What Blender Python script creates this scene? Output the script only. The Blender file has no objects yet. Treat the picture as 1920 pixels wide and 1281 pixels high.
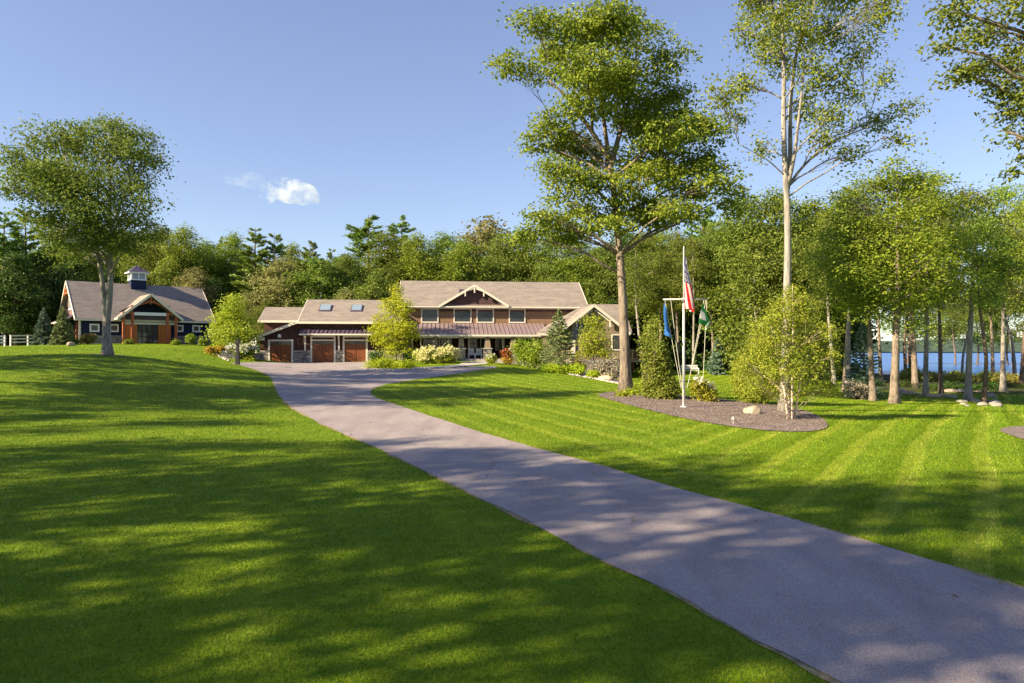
import bpy, bmesh, math, random
import numpy as np
from mathutils import Vector, Matrix

# ------------------------------------------------------------------ camera, sky, sun, exposure
SC = bpy.context.scene
COL = SC.collection
CAMZ = 2.75
F = 1280.0                      # focal length in photo pixels (1920 wide)
HOR = 650.0                     # horizon row in the photo
cam = bpy.data.cameras.new('camera'); camo = bpy.data.objects.new('camera', cam); COL.objects.link(camo)
cam.sensor_width = 36; cam.lens = 24.0; cam.clip_start = 0.1; cam.clip_end = 6000
camo.location = (0, 0, CAMZ); camo.rotation_euler = (math.radians(90), 0, 0)
cam.shift_y = (HOR - 640.5) / 1920.0
SC.camera = camo

SUN_E = 28.0
SHX, SHY = 0.906, 0.423         # ground direction in which shadows fall
w = bpy.data.worlds.new('World'); SC.world = w; w.use_nodes = True
nt = w.node_tree
bg = nt.nodes['Background']
sky = nt.nodes.new('ShaderNodeTexSky'); sky.sky_type = 'NISHITA'; sky.sun_disc = False
sky.sun_elevation = math.radians(SUN_E); sky.sun_rotation = math.atan2(-SHX, -SHY)
sky.air_density = 1.0; sky.dust_density = 0.15; sky.ozone_density = 3.0; sky.altitude = 50
hs = nt.nodes.new('ShaderNodeHueSaturation'); hs.inputs['Saturation'].default_value = 1.06; hs.inputs['Hue'].default_value = 0.518
gm = nt.nodes.new('ShaderNodeGamma'); gm.inputs[1].default_value = 0.72
nt.links.new(sky.outputs[0], gm.inputs[0]); nt.links.new(gm.outputs[0], hs.inputs['Color']); nt.links.new(hs.outputs[0], bg.inputs[0])
bg.inputs[1].default_value = 0.099
sun = bpy.data.lights.new('sun', 'SUN'); suno = bpy.data.objects.new('sun', sun); COL.objects.link(suno)
sun.energy = 5.0; sun.angle = math.radians(0.5); sun.color = (1.0, 0.83, 0.53)
ce = math.cos(math.radians(SUN_E))
suno.rotation_euler = Vector((SHX * ce, SHY * ce, -math.sin(math.radians(SUN_E)))).to_track_quat('-Z', 'Y').to_euler()
suno.location = (-60, -30, 60)
SC.view_settings.view_transform = 'Standard'; SC.view_settings.look = 'None'
SC.view_settings.gamma = 1.0; SC.view_settings.exposure = 1.6
SC.cycles.max_bounces = 7; SC.cycles.diffuse_bounces = 3; SC.cycles.glossy_bounces = 3
SC.cycles.transmission_bounces = 4; SC.cycles.transparent_max_bounces = 6; SC.cycles.volume_bounces = 2

R = np.random.default_rng(11)

# ------------------------------------------------------------------ small helpers
def at(px, py, d):
    return np.array([(px - 960) / F * d, d, CAMZ - (py - HOR) / F * d])

def tag(o, label=None, cat=None, group=None, kind=None):
    if label: o['label'] = label
    if cat: o['category'] = cat
    if group: o['group'] = group
    if kind: o['kind'] = kind
    return o

def empty(name, loc, rz=0.0):
    o = bpy.data.objects.new(name, None); COL.objects.link(o)
    o.location = loc; o.rotation_euler = (0, 0, rz); o.empty_display_size = 0.3
    return o

def np_mesh(name, V, Fc, mat, parent=None, smooth=False, midx=None):
    """V (n,3); Fc: array (m,k) or list of arrays / lists of faces."""
    me = bpy.data.meshes.new(name)
    V = np.asarray(V, dtype=np.float32)
    if isinstance(Fc, np.ndarray):
        m, k = Fc.shape
        loops = Fc.astype(np.int32).ravel(); starts = np.arange(m, dtype=np.int32) * k
    else:
        loops = np.array([i for f in Fc for i in f], dtype=np.int32)
        ln = np.array([len(f) for f in Fc]); starts = (np.cumsum(ln) - ln).astype(np.int32); m = len(Fc)
    me.vertices.add(len(V)); me.vertices.foreach_set('co', V.ravel())
    me.loops.add(len(loops)); me.loops.foreach_set('vertex_index', loops)
    me.polygons.add(m); me.polygons.foreach_set('loop_start', starts)
    me.polygons.foreach_set('use_smooth', np.full(m, bool(smooth)))
    for mm in (mat if isinstance(mat, (list, tuple)) else [mat]): me.materials.append(mm)
    if midx is not None: me.polygons.foreach_set('material_index', np.asarray(midx, dtype=np.int32))
    me.update(calc_edges=True)
    o = bpy.data.objects.new(name, me); COL.objects.link(o)
    if parent: o.parent = parent
    return o

class MB:
    """collects boxes, beams, slabs and tubes into one mesh"""
    def __init__(s): s.v = []; s.f = []
    def add(s, V, Fc):
        b = len(s.v); s.v += [tuple(map(float, p)) for p in V]; s.f += [[i + b for i in f] for f in Fc]; return s
    def box(s, x0, x1, y0, y1, z0, z1):
        return s.add([(x0,y0,z0),(x1,y0,z0),(x1,y1,z0),(x0,y1,z0),(x0,y0,z1),(x1,y0,z1),(x1,y1,z1),(x0,y1,z1)],
            [(0,3,2,1),(4,5,6,7),(0,1,5,4),(1,2,6,5),(2,3,7,6),(3,0,4,7)])
    def beam(s, p, q, wd, h, up=(0,0,1)):
        p = Vector(p); q = Vector(q); d = (q - p).normalized(); u = Vector(up)
        sd = d.cross(u)
        if sd.length < 1e-4: sd = d.cross(Vector((0,1,0)))
        sd.normalize(); u = sd.cross(d).normalized()
        V = [c + sd*a*wd/2 + u*b*h/2 for c in (p, q) for a, b in ((-1,-1),(1,-1),(1,1),(-1,1))]
        return s.add(V, [(0,3,2,1),(4,5,6,7),(0,1,5,4),(1,2,6,5),(2,3,7,6),(3,0,4,7)])
    def slab(s, pts, t):
        """polygon extruded by t along minus its upward normal"""
        P = [Vector(p) for p in pts]; n = Vector((0,0,0))
        for i in range(len(P)): n += (P[i]-P[0]).cross(P[(i+1) % len(P)]-P[0])
        n.normalize()
        if n.z < 0: P.reverse(); n = -n
        k = len(P); V = P + [p - n*t for p in P]
        return s.add(V, [tuple(range(k)), tuple(range(2*k-1, k-1, -1))] + [(i, k+i, k+(i+1) % k, (i+1) % k) for i in range(k)])
    def prism(s, pts, y0, y1):
        """xz polygon extruded along y"""
        k = len(pts); V = [(x,y0,z) for x,z in pts] + [(x,y1,z) for x,z in pts]
        return s.add(V, [tuple(range(k)), tuple(range(2*k-1, k-1, -1))] + [(i, k+i, k+(i+1) % k, (i+1) % k) for i in range(k)])
    def tube(s, pts, rad, n=8):
        V, Fc = tube(pts, rad, n); return s.add(V, Fc)
    def build(s, name, mat, parent=None, smooth=False, bevel=0):
        o = np_mesh(name, np.array(s.v), s.f, mat, parent, smooth)
        bm = bmesh.new(); bm.from_mesh(o.data); bmesh.ops.recalc_face_normals(bm, faces=bm.faces); bm.to_mesh(o.data); bm.free()
        if bevel:
            md = o.modifiers.new('bevel', 'BEVEL'); md.width = bevel; md.segments = 2
        return o

def tube(pts, rad, n=8):
    P = np.asarray(pts, float); k = len(P); rad = np.broadcast_to(np.asarray(rad, float), (k,))
    T = np.gradient(P, axis=0); T /= np.linalg.norm(T, axis=1)[:, None] + 1e-9
    ref = np.array([1.0, 0, 0]) if abs(T[0][0]) < .8 else np.array([0, 1.0, 0])
    V = []
    a = np.linspace(0, 2*np.pi, n, endpoint=False)
    for i in range(k):
        u = ref - T[i]*np.dot(ref, T[i]); u /= np.linalg.norm(u) + 1e-9; v = np.cross(T[i], u); ref = u
        V.append(P[i] + rad[i]*(np.cos(a)[:,None]*u + np.sin(a)[:,None]*v))
    V = np.concatenate(V)
    Fc = [(i*n+j, i*n+(j+1) % n, (i+1)*n+(j+1) % n, (i+1)*n+j) for i in range(k-1) for j in range(n)]
    Fc += [tuple(range(n-1,-1,-1)), tuple(range((k-1)*n, k*n))]
    return V, Fc

def children_of(o): return [c for c in bpy.data.objects if c.parent == o]
def copy_tree(o, parent=None, kids=None):
    c = o.copy(); COL.objects.link(c); c.parent = parent
    for ch in o.children: copy_tree(ch, c)
    return c

# ------------------------------------------------------------------ materials
class NT:
    def __init__(s, name):
        s.m = bpy.data.materials.new(name); s.m.use_nodes = True; s.t = s.m.node_tree
        s.b = s.t.nodes['Principled BSDF']; s.out = s.t.nodes['Material Output']
    def n(s, ty, **kw):
        x = s.t.nodes.new('ShaderNode' + ty)
        for k, v in kw.items(): setattr(x, k, v)
        return x
    def l(s, a, b): s.t.links.new(a, b)
    def coord(s, scale=(1,1,1), kind='Object', rot=(0,0,0)):
        c = s.n('TexCoord'); m = s.n('Mapping'); m.inputs['Scale'].default_value = scale; m.inputs['Rotation'].default_value = rot
        s.l(c.outputs[kind], m.inputs[0]); return m.outputs[0]
    def noise(s, vec, scale, detail=4, rough=.55):
        x = s.n('TexNoise'); x.inputs['Scale'].default_value = scale; x.inputs['Detail'].default_value = detail
        x.inputs['Roughness'].default_value = rough
        if vec is not None: s.l(vec, x.inputs['Vector'])
        return x.outputs['Fac']
    def ramp(s, fac, stops, interp='LINEAR'):
        r = s.n('ValToRGB'); r.color_ramp.interpolation = interp; e = r.color_ramp.elements
        while len(e) < len(stops): e.new(.5)
        for el, (p, c) in zip(e, stops):
            el.position = p; el.color = (*c, 1) if len(c) == 3 else c
        s.l(fac, r.inputs[0]); return r.outputs[0]
    def mix(s, fac, a, b, mode='MIX'):
        x = s.n('MixRGB', blend_type=mode)
        for i, v in ((0, fac), (1, a), (2, b)):
            if hasattr(v, 'is_linked') or hasattr(v, 'node'): s.l(v, x.inputs[i])
            else: x.inputs[i].default_value = v if i == 0 else (*v, 1)
        return x.outputs[0]
    def math(s, op, a, b=0.0):
        x = s.n('Math', operation=op)
        for i, v in enumerate((a, b)):
            if hasattr(v, 'node'): s.l(v, x.inputs[i])
            else: x.inputs[i].default_value = v
        return x.outputs[0]
    def bump(s, h, dist=.02, strength=.6):
        x = s.n('Bump'); x.inputs['Distance'].default_value = dist; x.inputs['Strength'].default_value = strength
        s.l(h, x.inputs['Height']); s.l(x.outputs[0], s.b.inputs['Normal'])
    def base(s, c):
        if hasattr(c, 'node'): s.l(c, s.b.inputs['Base Color'])
        else: s.b.inputs['Base Color'].default_value = (*c, 1)
    def rough(s, r, spec=.3):
        s.b.inputs['Roughness'].default_value = r; s.b.inputs['Specular IOR Level'].default_value = spec

def G3(c, k): return tuple(min(1, v*k) for v in c)

def mat_plain(name, col, rough=.7, spec=.3, var=.12, scale=3.0):
    t = NT(name); v = t.coord()
    f = t.noise(v, scale, 5)
    t.base(t.ramp(f, [(.3, G3(col, 1-var)), (.7, G3(col, 1+var))])); t.rough(rough, spec)
    return t.m

def mat_leaf(name, c1, c2, c3, trans=.42, hue=.03):
    c1, c2, c3 = [tuple(min(.8, v*(1.75 if max(c) < .35 else 1.0)) for v in c) for c in (c1, c2, c3)]
    t = NT(name); g = t.n('NewGeometry'); oi = t.n('ObjectInfo')
    col = t.ramp(g.outputs['Random Per Island'], [(0, c1), (.5, c2), (1, c3)])
    v = t.coord()
    f = t.noise(v, .55, 2)
    col = t.mix(t.ramp(f, [(.35, (0,0,0)), (.7, (1,1,1))]), col, t.mix(.5, col, G3(c3, 1.15)))
    h = t.n('HueSaturation'); t.l(col, h.inputs['Color'])
    hv = t.math('ADD', t.math('MULTIPLY', oi.outputs['Random'], hue*1.3), .5-hue*1.1); t.l(hv, h.inputs['Hue'])
    vv = t.math('ADD', t.math('MULTIPLY', oi.outputs['Random'], .3), .85); t.l(vv, h.inputs['Value'])
    col = h.outputs[0]
    t.base(col); t.rough(.5, .25)
    tr = t.n('BsdfTranslucent'); t.l(col, tr.inputs[0])
    mx = t.n('MixShader'); mx.inputs[0].default_value = trans
    t.l(t.b.outputs[0], mx.inputs[1]); t.l(tr.outputs[0], mx.inputs[2]); t.l(mx.outputs[0], t.out.inputs[0])
    return t.m

def mat_bark(name, c1, c2, sc=6.0, stretch=.25, dist=.04):
    t = NT(name); v = t.coord((sc, sc, sc*stretch))
    f = t.noise(v, 1.6, 6, .65)
    vo = t.n('TexVoronoi'); t.l(v, vo.inputs['Vector']); vo.inputs['Scale'].default_value = 1.5
    h = t.math('ADD', f, t.math('MULTIPLY', vo.outputs['Distance'], .5))
    f2 = t.noise(t.coord((1,1,.6)), 1.1, 3)
    col = t.mix(t.ramp(f2, [(.45, (0,0,0)), (.7, (1,1,1))]), t.ramp(h, [(.45, c1), (.95, c2)]), G3(c2, 1.15))
    t.base(col); t.rough(.9, .15); t.bump(h, dist, .9)
    return t.m

def mat_shingle(name, c1, c2, rows=.18, wd=.3, vert=True, mortar=.4, bump=.6):
    """rows of shingles; vert: on walls (x,z), else on roofs (generated from object x and slope)"""
    t = NT(name); c = t.n('TexCoord'); sp = t.n('SeparateXYZ'); t.l(c.outputs['Object'], sp.inputs[0])
    cb = t.n('CombineXYZ'); t.l(t.math('ADD', sp.outputs[0], sp.outputs[1]), cb.inputs[0])
    t.l(sp.outputs[2], cb.inputs[1])
    # courses: broken rows of slightly different boards, irregular so that no two rows line up
    mp = t.n('Mapping'); t.l(cb.outputs[0], mp.inputs[0]); mp.inputs['Scale'].default_value = (.9/wd*.35, .8/rows, 1)
    n1 = t.noise(mp.outputs[0], 1.0, 3, .6)
    mp2 = t.n('Mapping'); t.l(cb.outputs[0], mp2.inputs[0]); mp2.inputs['Scale'].default_value = (.12/wd, .5/rows, 1)
    n2 = t.noise(mp2.outputs[0], 1.0, 2, .5)
    f = t.noise(c.outputs['Object'], .8, 4)
    br = t.n('TexBrick'); t.l(cb.outputs[0], br.inputs['Vector']); br.inputs['Scale'].default_value = 1
    br.inputs['Brick Width'].default_value = wd; br.inputs['Row Height'].default_value = rows; br.inputs['Mortar Size'].default_value = rows*.1
    br.inputs['Color1'].default_value = (1,1,1,1); br.inputs['Color2'].default_value = (.88,.88,.88,1); br.inputs['Mortar'].default_value = (mortar,mortar,mortar,1)
    col = t.ramp(n1, [(.25, G3(c1, mortar+.25)), (.42, c1), (.65, c2), (.8, G3(c2, 1.12))])
    col = t.mix(1.0, col, t.ramp(n2, [(.3, (.86,.86,.87)), (.7, (1.1,1.09,1.08))]), 'MULTIPLY')
    col = t.mix(1.0, col, t.ramp(f, [(.3, (.9,.9,.91)), (.7, (1.07,1.06,1.05))]), 'MULTIPLY')
    col = t.mix(1.0, col, br.outputs[0], 'MULTIPLY')
    t.base(col); t.rough(.85, .2)
    return t.m

def mat_stone(name, scale=2.6):
    t = NT(name); v = t.coord((1,1,1.3))
    vo = t.n('TexVoronoi', feature='F1'); t.l(v, vo.inputs['Vector']); vo.inputs['Scale'].default_value = scale
    ed = t.n('TexVoronoi', feature='DISTANCE_TO_EDGE'); t.l(v, ed.inputs['Vector']); ed.inputs['Scale'].default_value = scale
    sp = t.n('SeparateColor'); t.l(vo.outputs['Color'], sp.inputs[0])
    col = t.ramp(sp.outputs[0], [(0, (.13,.12,.13)), (.35, (.26,.24,.24)), (.6, (.36,.30,.25)), (.8, (.20,.20,.23)), (1, (.46,.43,.40))])
    n = t.noise(v, 9, 4)
    col = t.mix(1.0, col, t.ramp(n, [(.3, (.75,.75,.75)), (.7, (1.2,1.2,1.2))]), 'MULTIPLY')
    e = t.ramp(ed.outputs['Distance'], [(0, (0,0,0)), (.07, (1,1,1))])
    col = t.mix(e, (.10,.095,.09), col)
    t.base(col); t.rough(.9, .2); t.bump(e, .04, .8)
    return t.m

def mat_planks(name, c1, c2, wd=.14):
    t = NT(name); c = t.n('TexCoord'); sp = t.n('SeparateXYZ'); t.l(c.outputs['Object'], sp.inputs[0])
    x = t.math('DIVIDE', t.math('ADD', sp.outputs[0], sp.outputs[1]), wd)
    fr = t.math('FRACT', x); fl = t.math('FLOOR', x)
    wn = t.n('TexWhiteNoise', noise_dimensions='1D'); t.l(fl, wn.inputs['W'])
    gr = t.noise(t.coord((9,9,.9)), 3, 6, .6)
    col = t.mix(wn.outputs['Value'], c1, c2)
    col = t.mix(1.0, col, t.ramp(gr, [(.3, (.7,.66,.62)), (.7, (1.25,1.2,1.15))]), 'MULTIPLY')
    gap = t.ramp(fr, [(0, (0,0,0)), (.06, (1,1,1)), (.94, (1,1,1)), (1, (0,0,0))])
    col = t.mix(gap, G3(c1, .25), col)
    t.base(col); t.rough(.5, .3); t.bump(gap, .012, .6)
    return t.m

def mat_glass(name, col=(.03,.035,.045), rough=.06):
    t = NT(name); t.base(col); t.rough(rough, .5)
    t.bump(t.noise(t.coord(), 1.2, 1), .03, .35)
    return t.m

MT = {}
MT['trim'] = mat_plain('cream_trim', (.66,.60,.53), .5, .3, .05)
MT['white'] = mat_plain('white_paint', (.74,.74,.76), .45, .35, .04)
MT['brown_shingle'] = mat_shingle('brown_cedar_shingle', (.085,.042,.036), (.12,.06,.048), .2, .22)
MT['tan_clap'] = mat_shingle('tan_clapboard', (.25,.155,.10), (.29,.18,.115), .17, 3.0)
MT['tan_shingle'] = mat_shingle('tan_cedar_shingle', (.30,.235,.17), (.36,.28,.2), .2, .22)
MT['plum_shingle'] = mat_shingle('plum_shingle', (.11,.062,.07), (.14,.08,.085), .2, .3)
MT['roof'] = mat_shingle('asphalt_roof_shingle', (.25,.215,.197), (.29,.25,.23), .13, .32, mortar=.58, bump=0)
MT['barn_roof'] = mat_shingle('barn_roof_shingle', (.26,.223,.207), (.30,.26,.242), .13, .32, mortar=.6, bump=0)
MT['navy'] = mat_shingle('navy_clapboard', (.018,.025,.07), (.022,.029,.08), .16, 4.0, mortar=.35)
MT['stone'] = mat_stone('field_stone')
MT['stone_small'] = mat_stone('small_field_stone', 3.6)
MT['door_wood'] = mat_planks('mahogany_planks', (.17,.055,.022), (.24,.08,.03), .11)
MT['barn_wood'] = mat_planks('cedar_planks', (.50,.16,.035), (.60,.22,.05), .13)
MT['timber'] = mat_plain('red_timber', (.34,.10,.045), .6, .25, .2, 4)
MT['metal_roof'] = mat_plain('plum_standing_seam', (.215,.16,.175), .42, .5, .08, 1.5)
MT['metal_dark'] = mat_plain('dark_standing_seam', (.085,.06,.10), .4, .5, .08, 1.5)
MT['glass'] = mat_glass('window_glass')
MT['sky_glass'] = mat_glass('skylight_glass', (.20,.26,.34), .1)
MT['dark'] = mat_plain('dark_interior', (.018,.012,.012), .9, .1)
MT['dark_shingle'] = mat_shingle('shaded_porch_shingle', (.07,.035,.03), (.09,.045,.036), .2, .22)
MT['granite'] = mat_plain('pale_granite', (.42,.38,.36), .8, .25, .2, 5)
MT['boulder'] = mat_plain('pale_boulder', (.32,.265,.21), .85, .2, .25, 3)
MT['rock'] = mat_plain('grey_rock', (.26,.24,.22), .9, .2, .3, 4)
MT['deck'] = mat_planks('grey_deck', (.2,.18,.17), (.26,.24,.22), .14)
MT['deck_wood'] = mat_plain('cedar_rail', (.42,.24,.14), .6, .25, .15, 5)
MT['black'] = mat_plain('black_iron', (.02,.02,.024), .5, .4)
MT['bark'] = mat_bark('grey_brown_bark', (.075,.056,.045), (.235,.19,.16))
MT['bark_pale'] = mat_bark('pale_bark', (.105,.095,.09), (.29,.265,.25), 5)
MT['bark_birch'] = mat_bark('pink_birch_bark', (.30,.19,.14), (.62,.50,.42), 8, .6, .01)
MT['bark_dark'] = mat_bark('dark_bark', (.05,.036,.03), (.155,.115,.095))
L = {}
L['maple'] = mat_leaf('maple_leaf', (.045,.082,.010), (.095,.135,.014), (.155,.178,.022), hue=.02)
L['oak'] = mat_leaf('oak_leaf', (.035,.075,.014), (.065,.11,.018), (.12,.155,.025))
L['thin'] = mat_leaf('sparse_leaf', (.05,.105,.014), (.10,.165,.02), (.16,.21,.03))
L['wood'] = mat_leaf('woodland_leaf', (.036,.072,.012), (.07,.115,.017), (.12,.155,.024), hue=.03)
L['wood_shaded'] = mat_leaf('shaded_woodland_leaf', (.014,.038,.010), (.026,.06,.013), (.048,.085,.016), hue=.03)  # woodland leaf darkened in colour to stand in for canopy shade
L['pine'] = mat_leaf('pine_needle', (.045,.10,.018), (.085,.15,.024), (.14,.195,.035), .25)
L['spruce'] = mat_leaf('spruce_needle', (.055,.10,.04), (.095,.14,.055), (.16,.19,.08), .2)
L['blue_spruce'] = mat_leaf('blue_spruce_needle', (.038,.07,.048), (.065,.105,.078), (.115,.155,.12), .2, .01)
L['gold'] = mat_leaf('golden_leaf', (.115,.17,.008), (.185,.245,.012), (.265,.315,.02))
L['cone'] = mat_leaf('cone_shrub_leaf', (.065,.10,.014), (.115,.15,.02), (.17,.19,.032), hue=.01)
L['lime'] = mat_leaf('lime_leaf', (.085,.125,.010), (.15,.19,.015), (.22,.24,.025))
L['birch'] = mat_leaf('birch_leaf', (.07,.115,.010), (.125,.17,.014), (.20,.22,.03))
L['shrub'] = mat_leaf('shrub_leaf', (.06,.12,.012), (.11,.18,.016), (.17,.22,.025))
L['olive'] = mat_leaf('olive_leaf', (.10,.11,.02), (.16,.165,.03), (.23,.215,.05))
L['cream'] = mat_leaf('cream_blossom', (.38,.40,.14), (.58,.56,.26), (.72,.66,.42))
L['white'] = mat_leaf('white_blossom', (.62,.62,.50), (.74,.74,.66), (.8,.8,.76), .3, .0)
L['rust'] = mat_leaf('rust_leaf', (.10,.028,.016), (.15,.04,.018), (.21,.075,.028), .3, .0)
L['amber'] = mat_leaf('amber_leaf', (.30,.20,.02), (.42,.27,.03), (.5,.34,.05), .3, .0)
L['grey'] = mat_leaf('grey_twig_leaf', (.12,.105,.085), (.19,.165,.13), (.25,.22,.17), .2, .0)

# ------------------------------------------------------------------ terrain
CP = [(-8,4,0),(8,4,0),(0,-6,0),(0,15,0),(10,12,0),(18,20,-.05),(-4,20,0),(6,38,.14),(8,31,-.03),(10.8,26,0),(-8,14,.08),
      (-18,24,.55),(-12,32,.42),(-3,30,.08),(-7.1,38,.23),(-18.2,52,.6),(-24.5,72,1.17),(-15.2,72,1.17),(-3.4,70.5,1.17),(2,66,.69),
      (10.5,64,-.4),(10.9,68,-.65),(4.7,60,.27),(22.6,76,-.04),(-42.3,82,3.06),(-50,79,3.06),(-39,88,3.06),(-27.8,47,2.22),
      (-37.5,50,1.89),(-60,80,2.75),(-24,60,1.25),(-33,68,2.45),(23.4,44,-.756),(31.5,52,-.99),(31.8,46,-1.02),(25.6,52,-.70),
      (44,60,-1.47),(69,112,-2.0),(13.9,24,-.04),(15,18,0),(-20,110,2.2),(0,120,1.5),(20,100,.3),(-60,110,3.3),
      (-110,100,3.2),(-110,30,2),(-60,0,1.2),(-30,-20,.4),(30,-30,0),(70,20,-1.2),(70,80,-1.9),(110,110,-2.0),(110,40,-1.6),(110,-30,-.5),(-110,-40,1.4),(0,-50,.2),
      (-60,140,3.2),(0,150,1.4),(60,150,-1.8),(-38,66,2.5)]
CP = np.array(CP, float)
def _u(r2): return np.where(r2 > 1e-9, r2*np.log(r2 + 1e-12), 0.0)*.5
_S = 40.0
_X = CP[:, :2]/_S
_n = len(CP)
_K = _u(((_X[:,None]-_X[None])**2).sum(-1)) + np.eye(_n)*.004
_P = np.c_[np.ones(_n), _X]
_A = np.block([[_K, _P], [_P.T, np.zeros((3,3))]])
_w = np.linalg.solve(_A, np.r_[CP[:,2], 0, 0, 0])
def sstep(a, b, x):
    t = np.clip((x-a)/(b-a), 0, 1); return t*t*(3-2*t)
LAKE_Z = -2.2
def terr(x, y):
    x = np.asarray(x, float); y = np.asarray(y, float); sh = x.shape
    xx = np.clip(x.ravel(), -115, 115); yy = np.clip(y.ravel(), -50, 155)
    q = np.c_[xx, yy]/_S
    out = np.empty(len(q))
    for i in range(0, len(q), 20000):
        qq = q[i:i+20000]
        out[i:i+20000] = _u(((qq[:,None]-_X[None])**2).sum(-1)) @ _w[:_n] + np.c_[np.ones(len(qq)), qq] @ _w[_n:]
    x = x.ravel(); y = y.ravel()
    lk = sstep(0, 10, np.minimum(y-108, x-.40*y+5))*sstep(0, 15, 545-y)
    out = out*(1-lk) + lk*(LAKE_Z-3)
    far = sstep(530, 545, y); out = out*(1-far) + far*(-1.2)
    return out.reshape(sh)
def tz(x, y): return float(terr(np.array([x]), np.array([y]))[0])
def ground(px, py):
    """where the ray through a photo pixel meets the ground"""
    d = np.concatenate([np.linspace(3, 40, 800), np.linspace(40, 200, 1600)[1:]])
    x = (px-960)/F*d; z = CAMZ-(py-HOR)/F*d
    g = terr(x, d); k = np.argmax(z <= g)
    if k == 0: k = len(d)-1
    a = z[k-1]-g[k-1]; b = g[k]-z[k]; t = a/(a+b+1e-9); dd = d[k-1]+(d[k]-d[k-1])*t
    return ((px-960)/F*dd, dd)
def gxyz(px, py):
    x, y = ground(px, py); return np.array([x, y, tz(x, y)])

def smooth_poly(pts, it=2):
    P = [np.array(p, float) for p in pts]
    for _ in range(it):
        Q = []
        for i in range(len(P)):
            a, b = P[i], P[(i+1) % len(P)]; Q += [a*.75+b*.25, a*.25+b*.75]
        P = Q
    return np.array(P)

def drape(name, poly, mat, off, step=1.0, label=None, kind='structure'):
    bm = bmesh.new(); vs = [bm.verts.new((p[0], p[1], 0)) for p in poly]
    f = bm.faces.new(vs); bmesh.ops.triangulate(bm, faces=[f])
    mn = np.min(poly, 0); mx = np.max(poly, 0)
    for ax in (0, 1):
        n = (1,0,0) if ax == 0 else (0,1,0)
        for c in np.arange(math.floor(mn[ax])+step, mx[ax], step):
            g = list(bm.verts)+list(bm.edges)+list(bm.faces)
            co = (c,0,0) if ax == 0 else (0,c,0)
            bmesh.ops.bisect_plane(bm, geom=g, plane_co=co, plane_no=n, dist=1e-5)
    XY = np.array([(v.co.x, v.co.y) for v in bm.verts]); Z = terr(XY[:,0], XY[:,1])+off
    for v, z in zip(bm.verts, Z): v.co.z = z
    bmesh.ops.recalc_face_normals(bm, faces=bm.faces)
    for fc in bm.faces: fc.smooth = True
    if sum(fc.normal.z for fc in bm.faces) < 0: bmesh.ops.reverse_faces(bm, faces=bm.faces)
    me = bpy.data.meshes.new(name); bm.to_mesh(me); bm.free(); me.materials.append(mat)
    o = bpy.data.objects.new(name, me); COL.objects.link(o); tag(o, kind=kind)
    return o

def in_poly(x, y, poly):
    r = np.zeros(len(x), bool); n = len(poly); j = n-1
    for i in range(n):
        xi, yi = poly[i]; xj, yj = poly[j]
        c = ((yi > y) != (yj > y)) & (x < (xj-xi)*(y-yi)/(yj-yi+1e-12)+xi)
        r ^= c; j = i
    return r

def mow_sheen(t, O):
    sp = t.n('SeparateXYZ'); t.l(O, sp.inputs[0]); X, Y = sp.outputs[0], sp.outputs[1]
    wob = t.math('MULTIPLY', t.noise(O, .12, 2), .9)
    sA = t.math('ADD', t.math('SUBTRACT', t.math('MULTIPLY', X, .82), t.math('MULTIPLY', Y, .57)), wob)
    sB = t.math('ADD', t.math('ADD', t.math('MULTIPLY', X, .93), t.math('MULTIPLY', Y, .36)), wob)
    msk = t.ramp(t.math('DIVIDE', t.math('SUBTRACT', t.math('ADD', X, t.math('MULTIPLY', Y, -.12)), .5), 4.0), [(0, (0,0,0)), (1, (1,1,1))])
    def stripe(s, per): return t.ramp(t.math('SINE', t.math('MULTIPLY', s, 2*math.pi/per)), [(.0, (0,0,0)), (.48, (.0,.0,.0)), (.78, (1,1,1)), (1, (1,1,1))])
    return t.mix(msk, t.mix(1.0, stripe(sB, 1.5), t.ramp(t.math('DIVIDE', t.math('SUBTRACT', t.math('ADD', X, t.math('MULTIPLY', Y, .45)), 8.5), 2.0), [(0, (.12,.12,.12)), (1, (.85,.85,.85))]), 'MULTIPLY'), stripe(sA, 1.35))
# lawn material: mottled turf, sheen of the mown strips painted in as lighter stripes
def mat_lawn():
    t = NT('lawn_turf'); c = t.n('TexCoord'); O = c.outputs['Object']
    n1 = t.noise(O, .35, 4); n2 = t.noise(O, 3.0, 5, .65); n3 = t.noise(O, 26, 3, .7)
    st = mow_sheen(t, O)
    col = t.ramp(n1, [(.3, (.13,.20,.005)), (.7, (.19,.25,.007))])
    col = t.mix(1.0, col, t.ramp(n2, [(.3, (.78,.8,.7)), (.7, (1.2,1.16,1.2))]), 'MULTIPLY')
    col = t.mix(1.0, col, t.ramp(n3, [(.3, (.7,.75,.7)), (.7, (1.3,1.25,1.3))]), 'MULTIPLY')
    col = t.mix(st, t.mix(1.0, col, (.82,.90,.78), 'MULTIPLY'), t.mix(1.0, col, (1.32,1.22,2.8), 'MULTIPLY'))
    t.base(col); t.rough(.8, .15)
    h = t.math('ADD', n3, n2); t.bump(h, .05, .8)
    return t.m
MT['lawn'] = mat_lawn()

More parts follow.
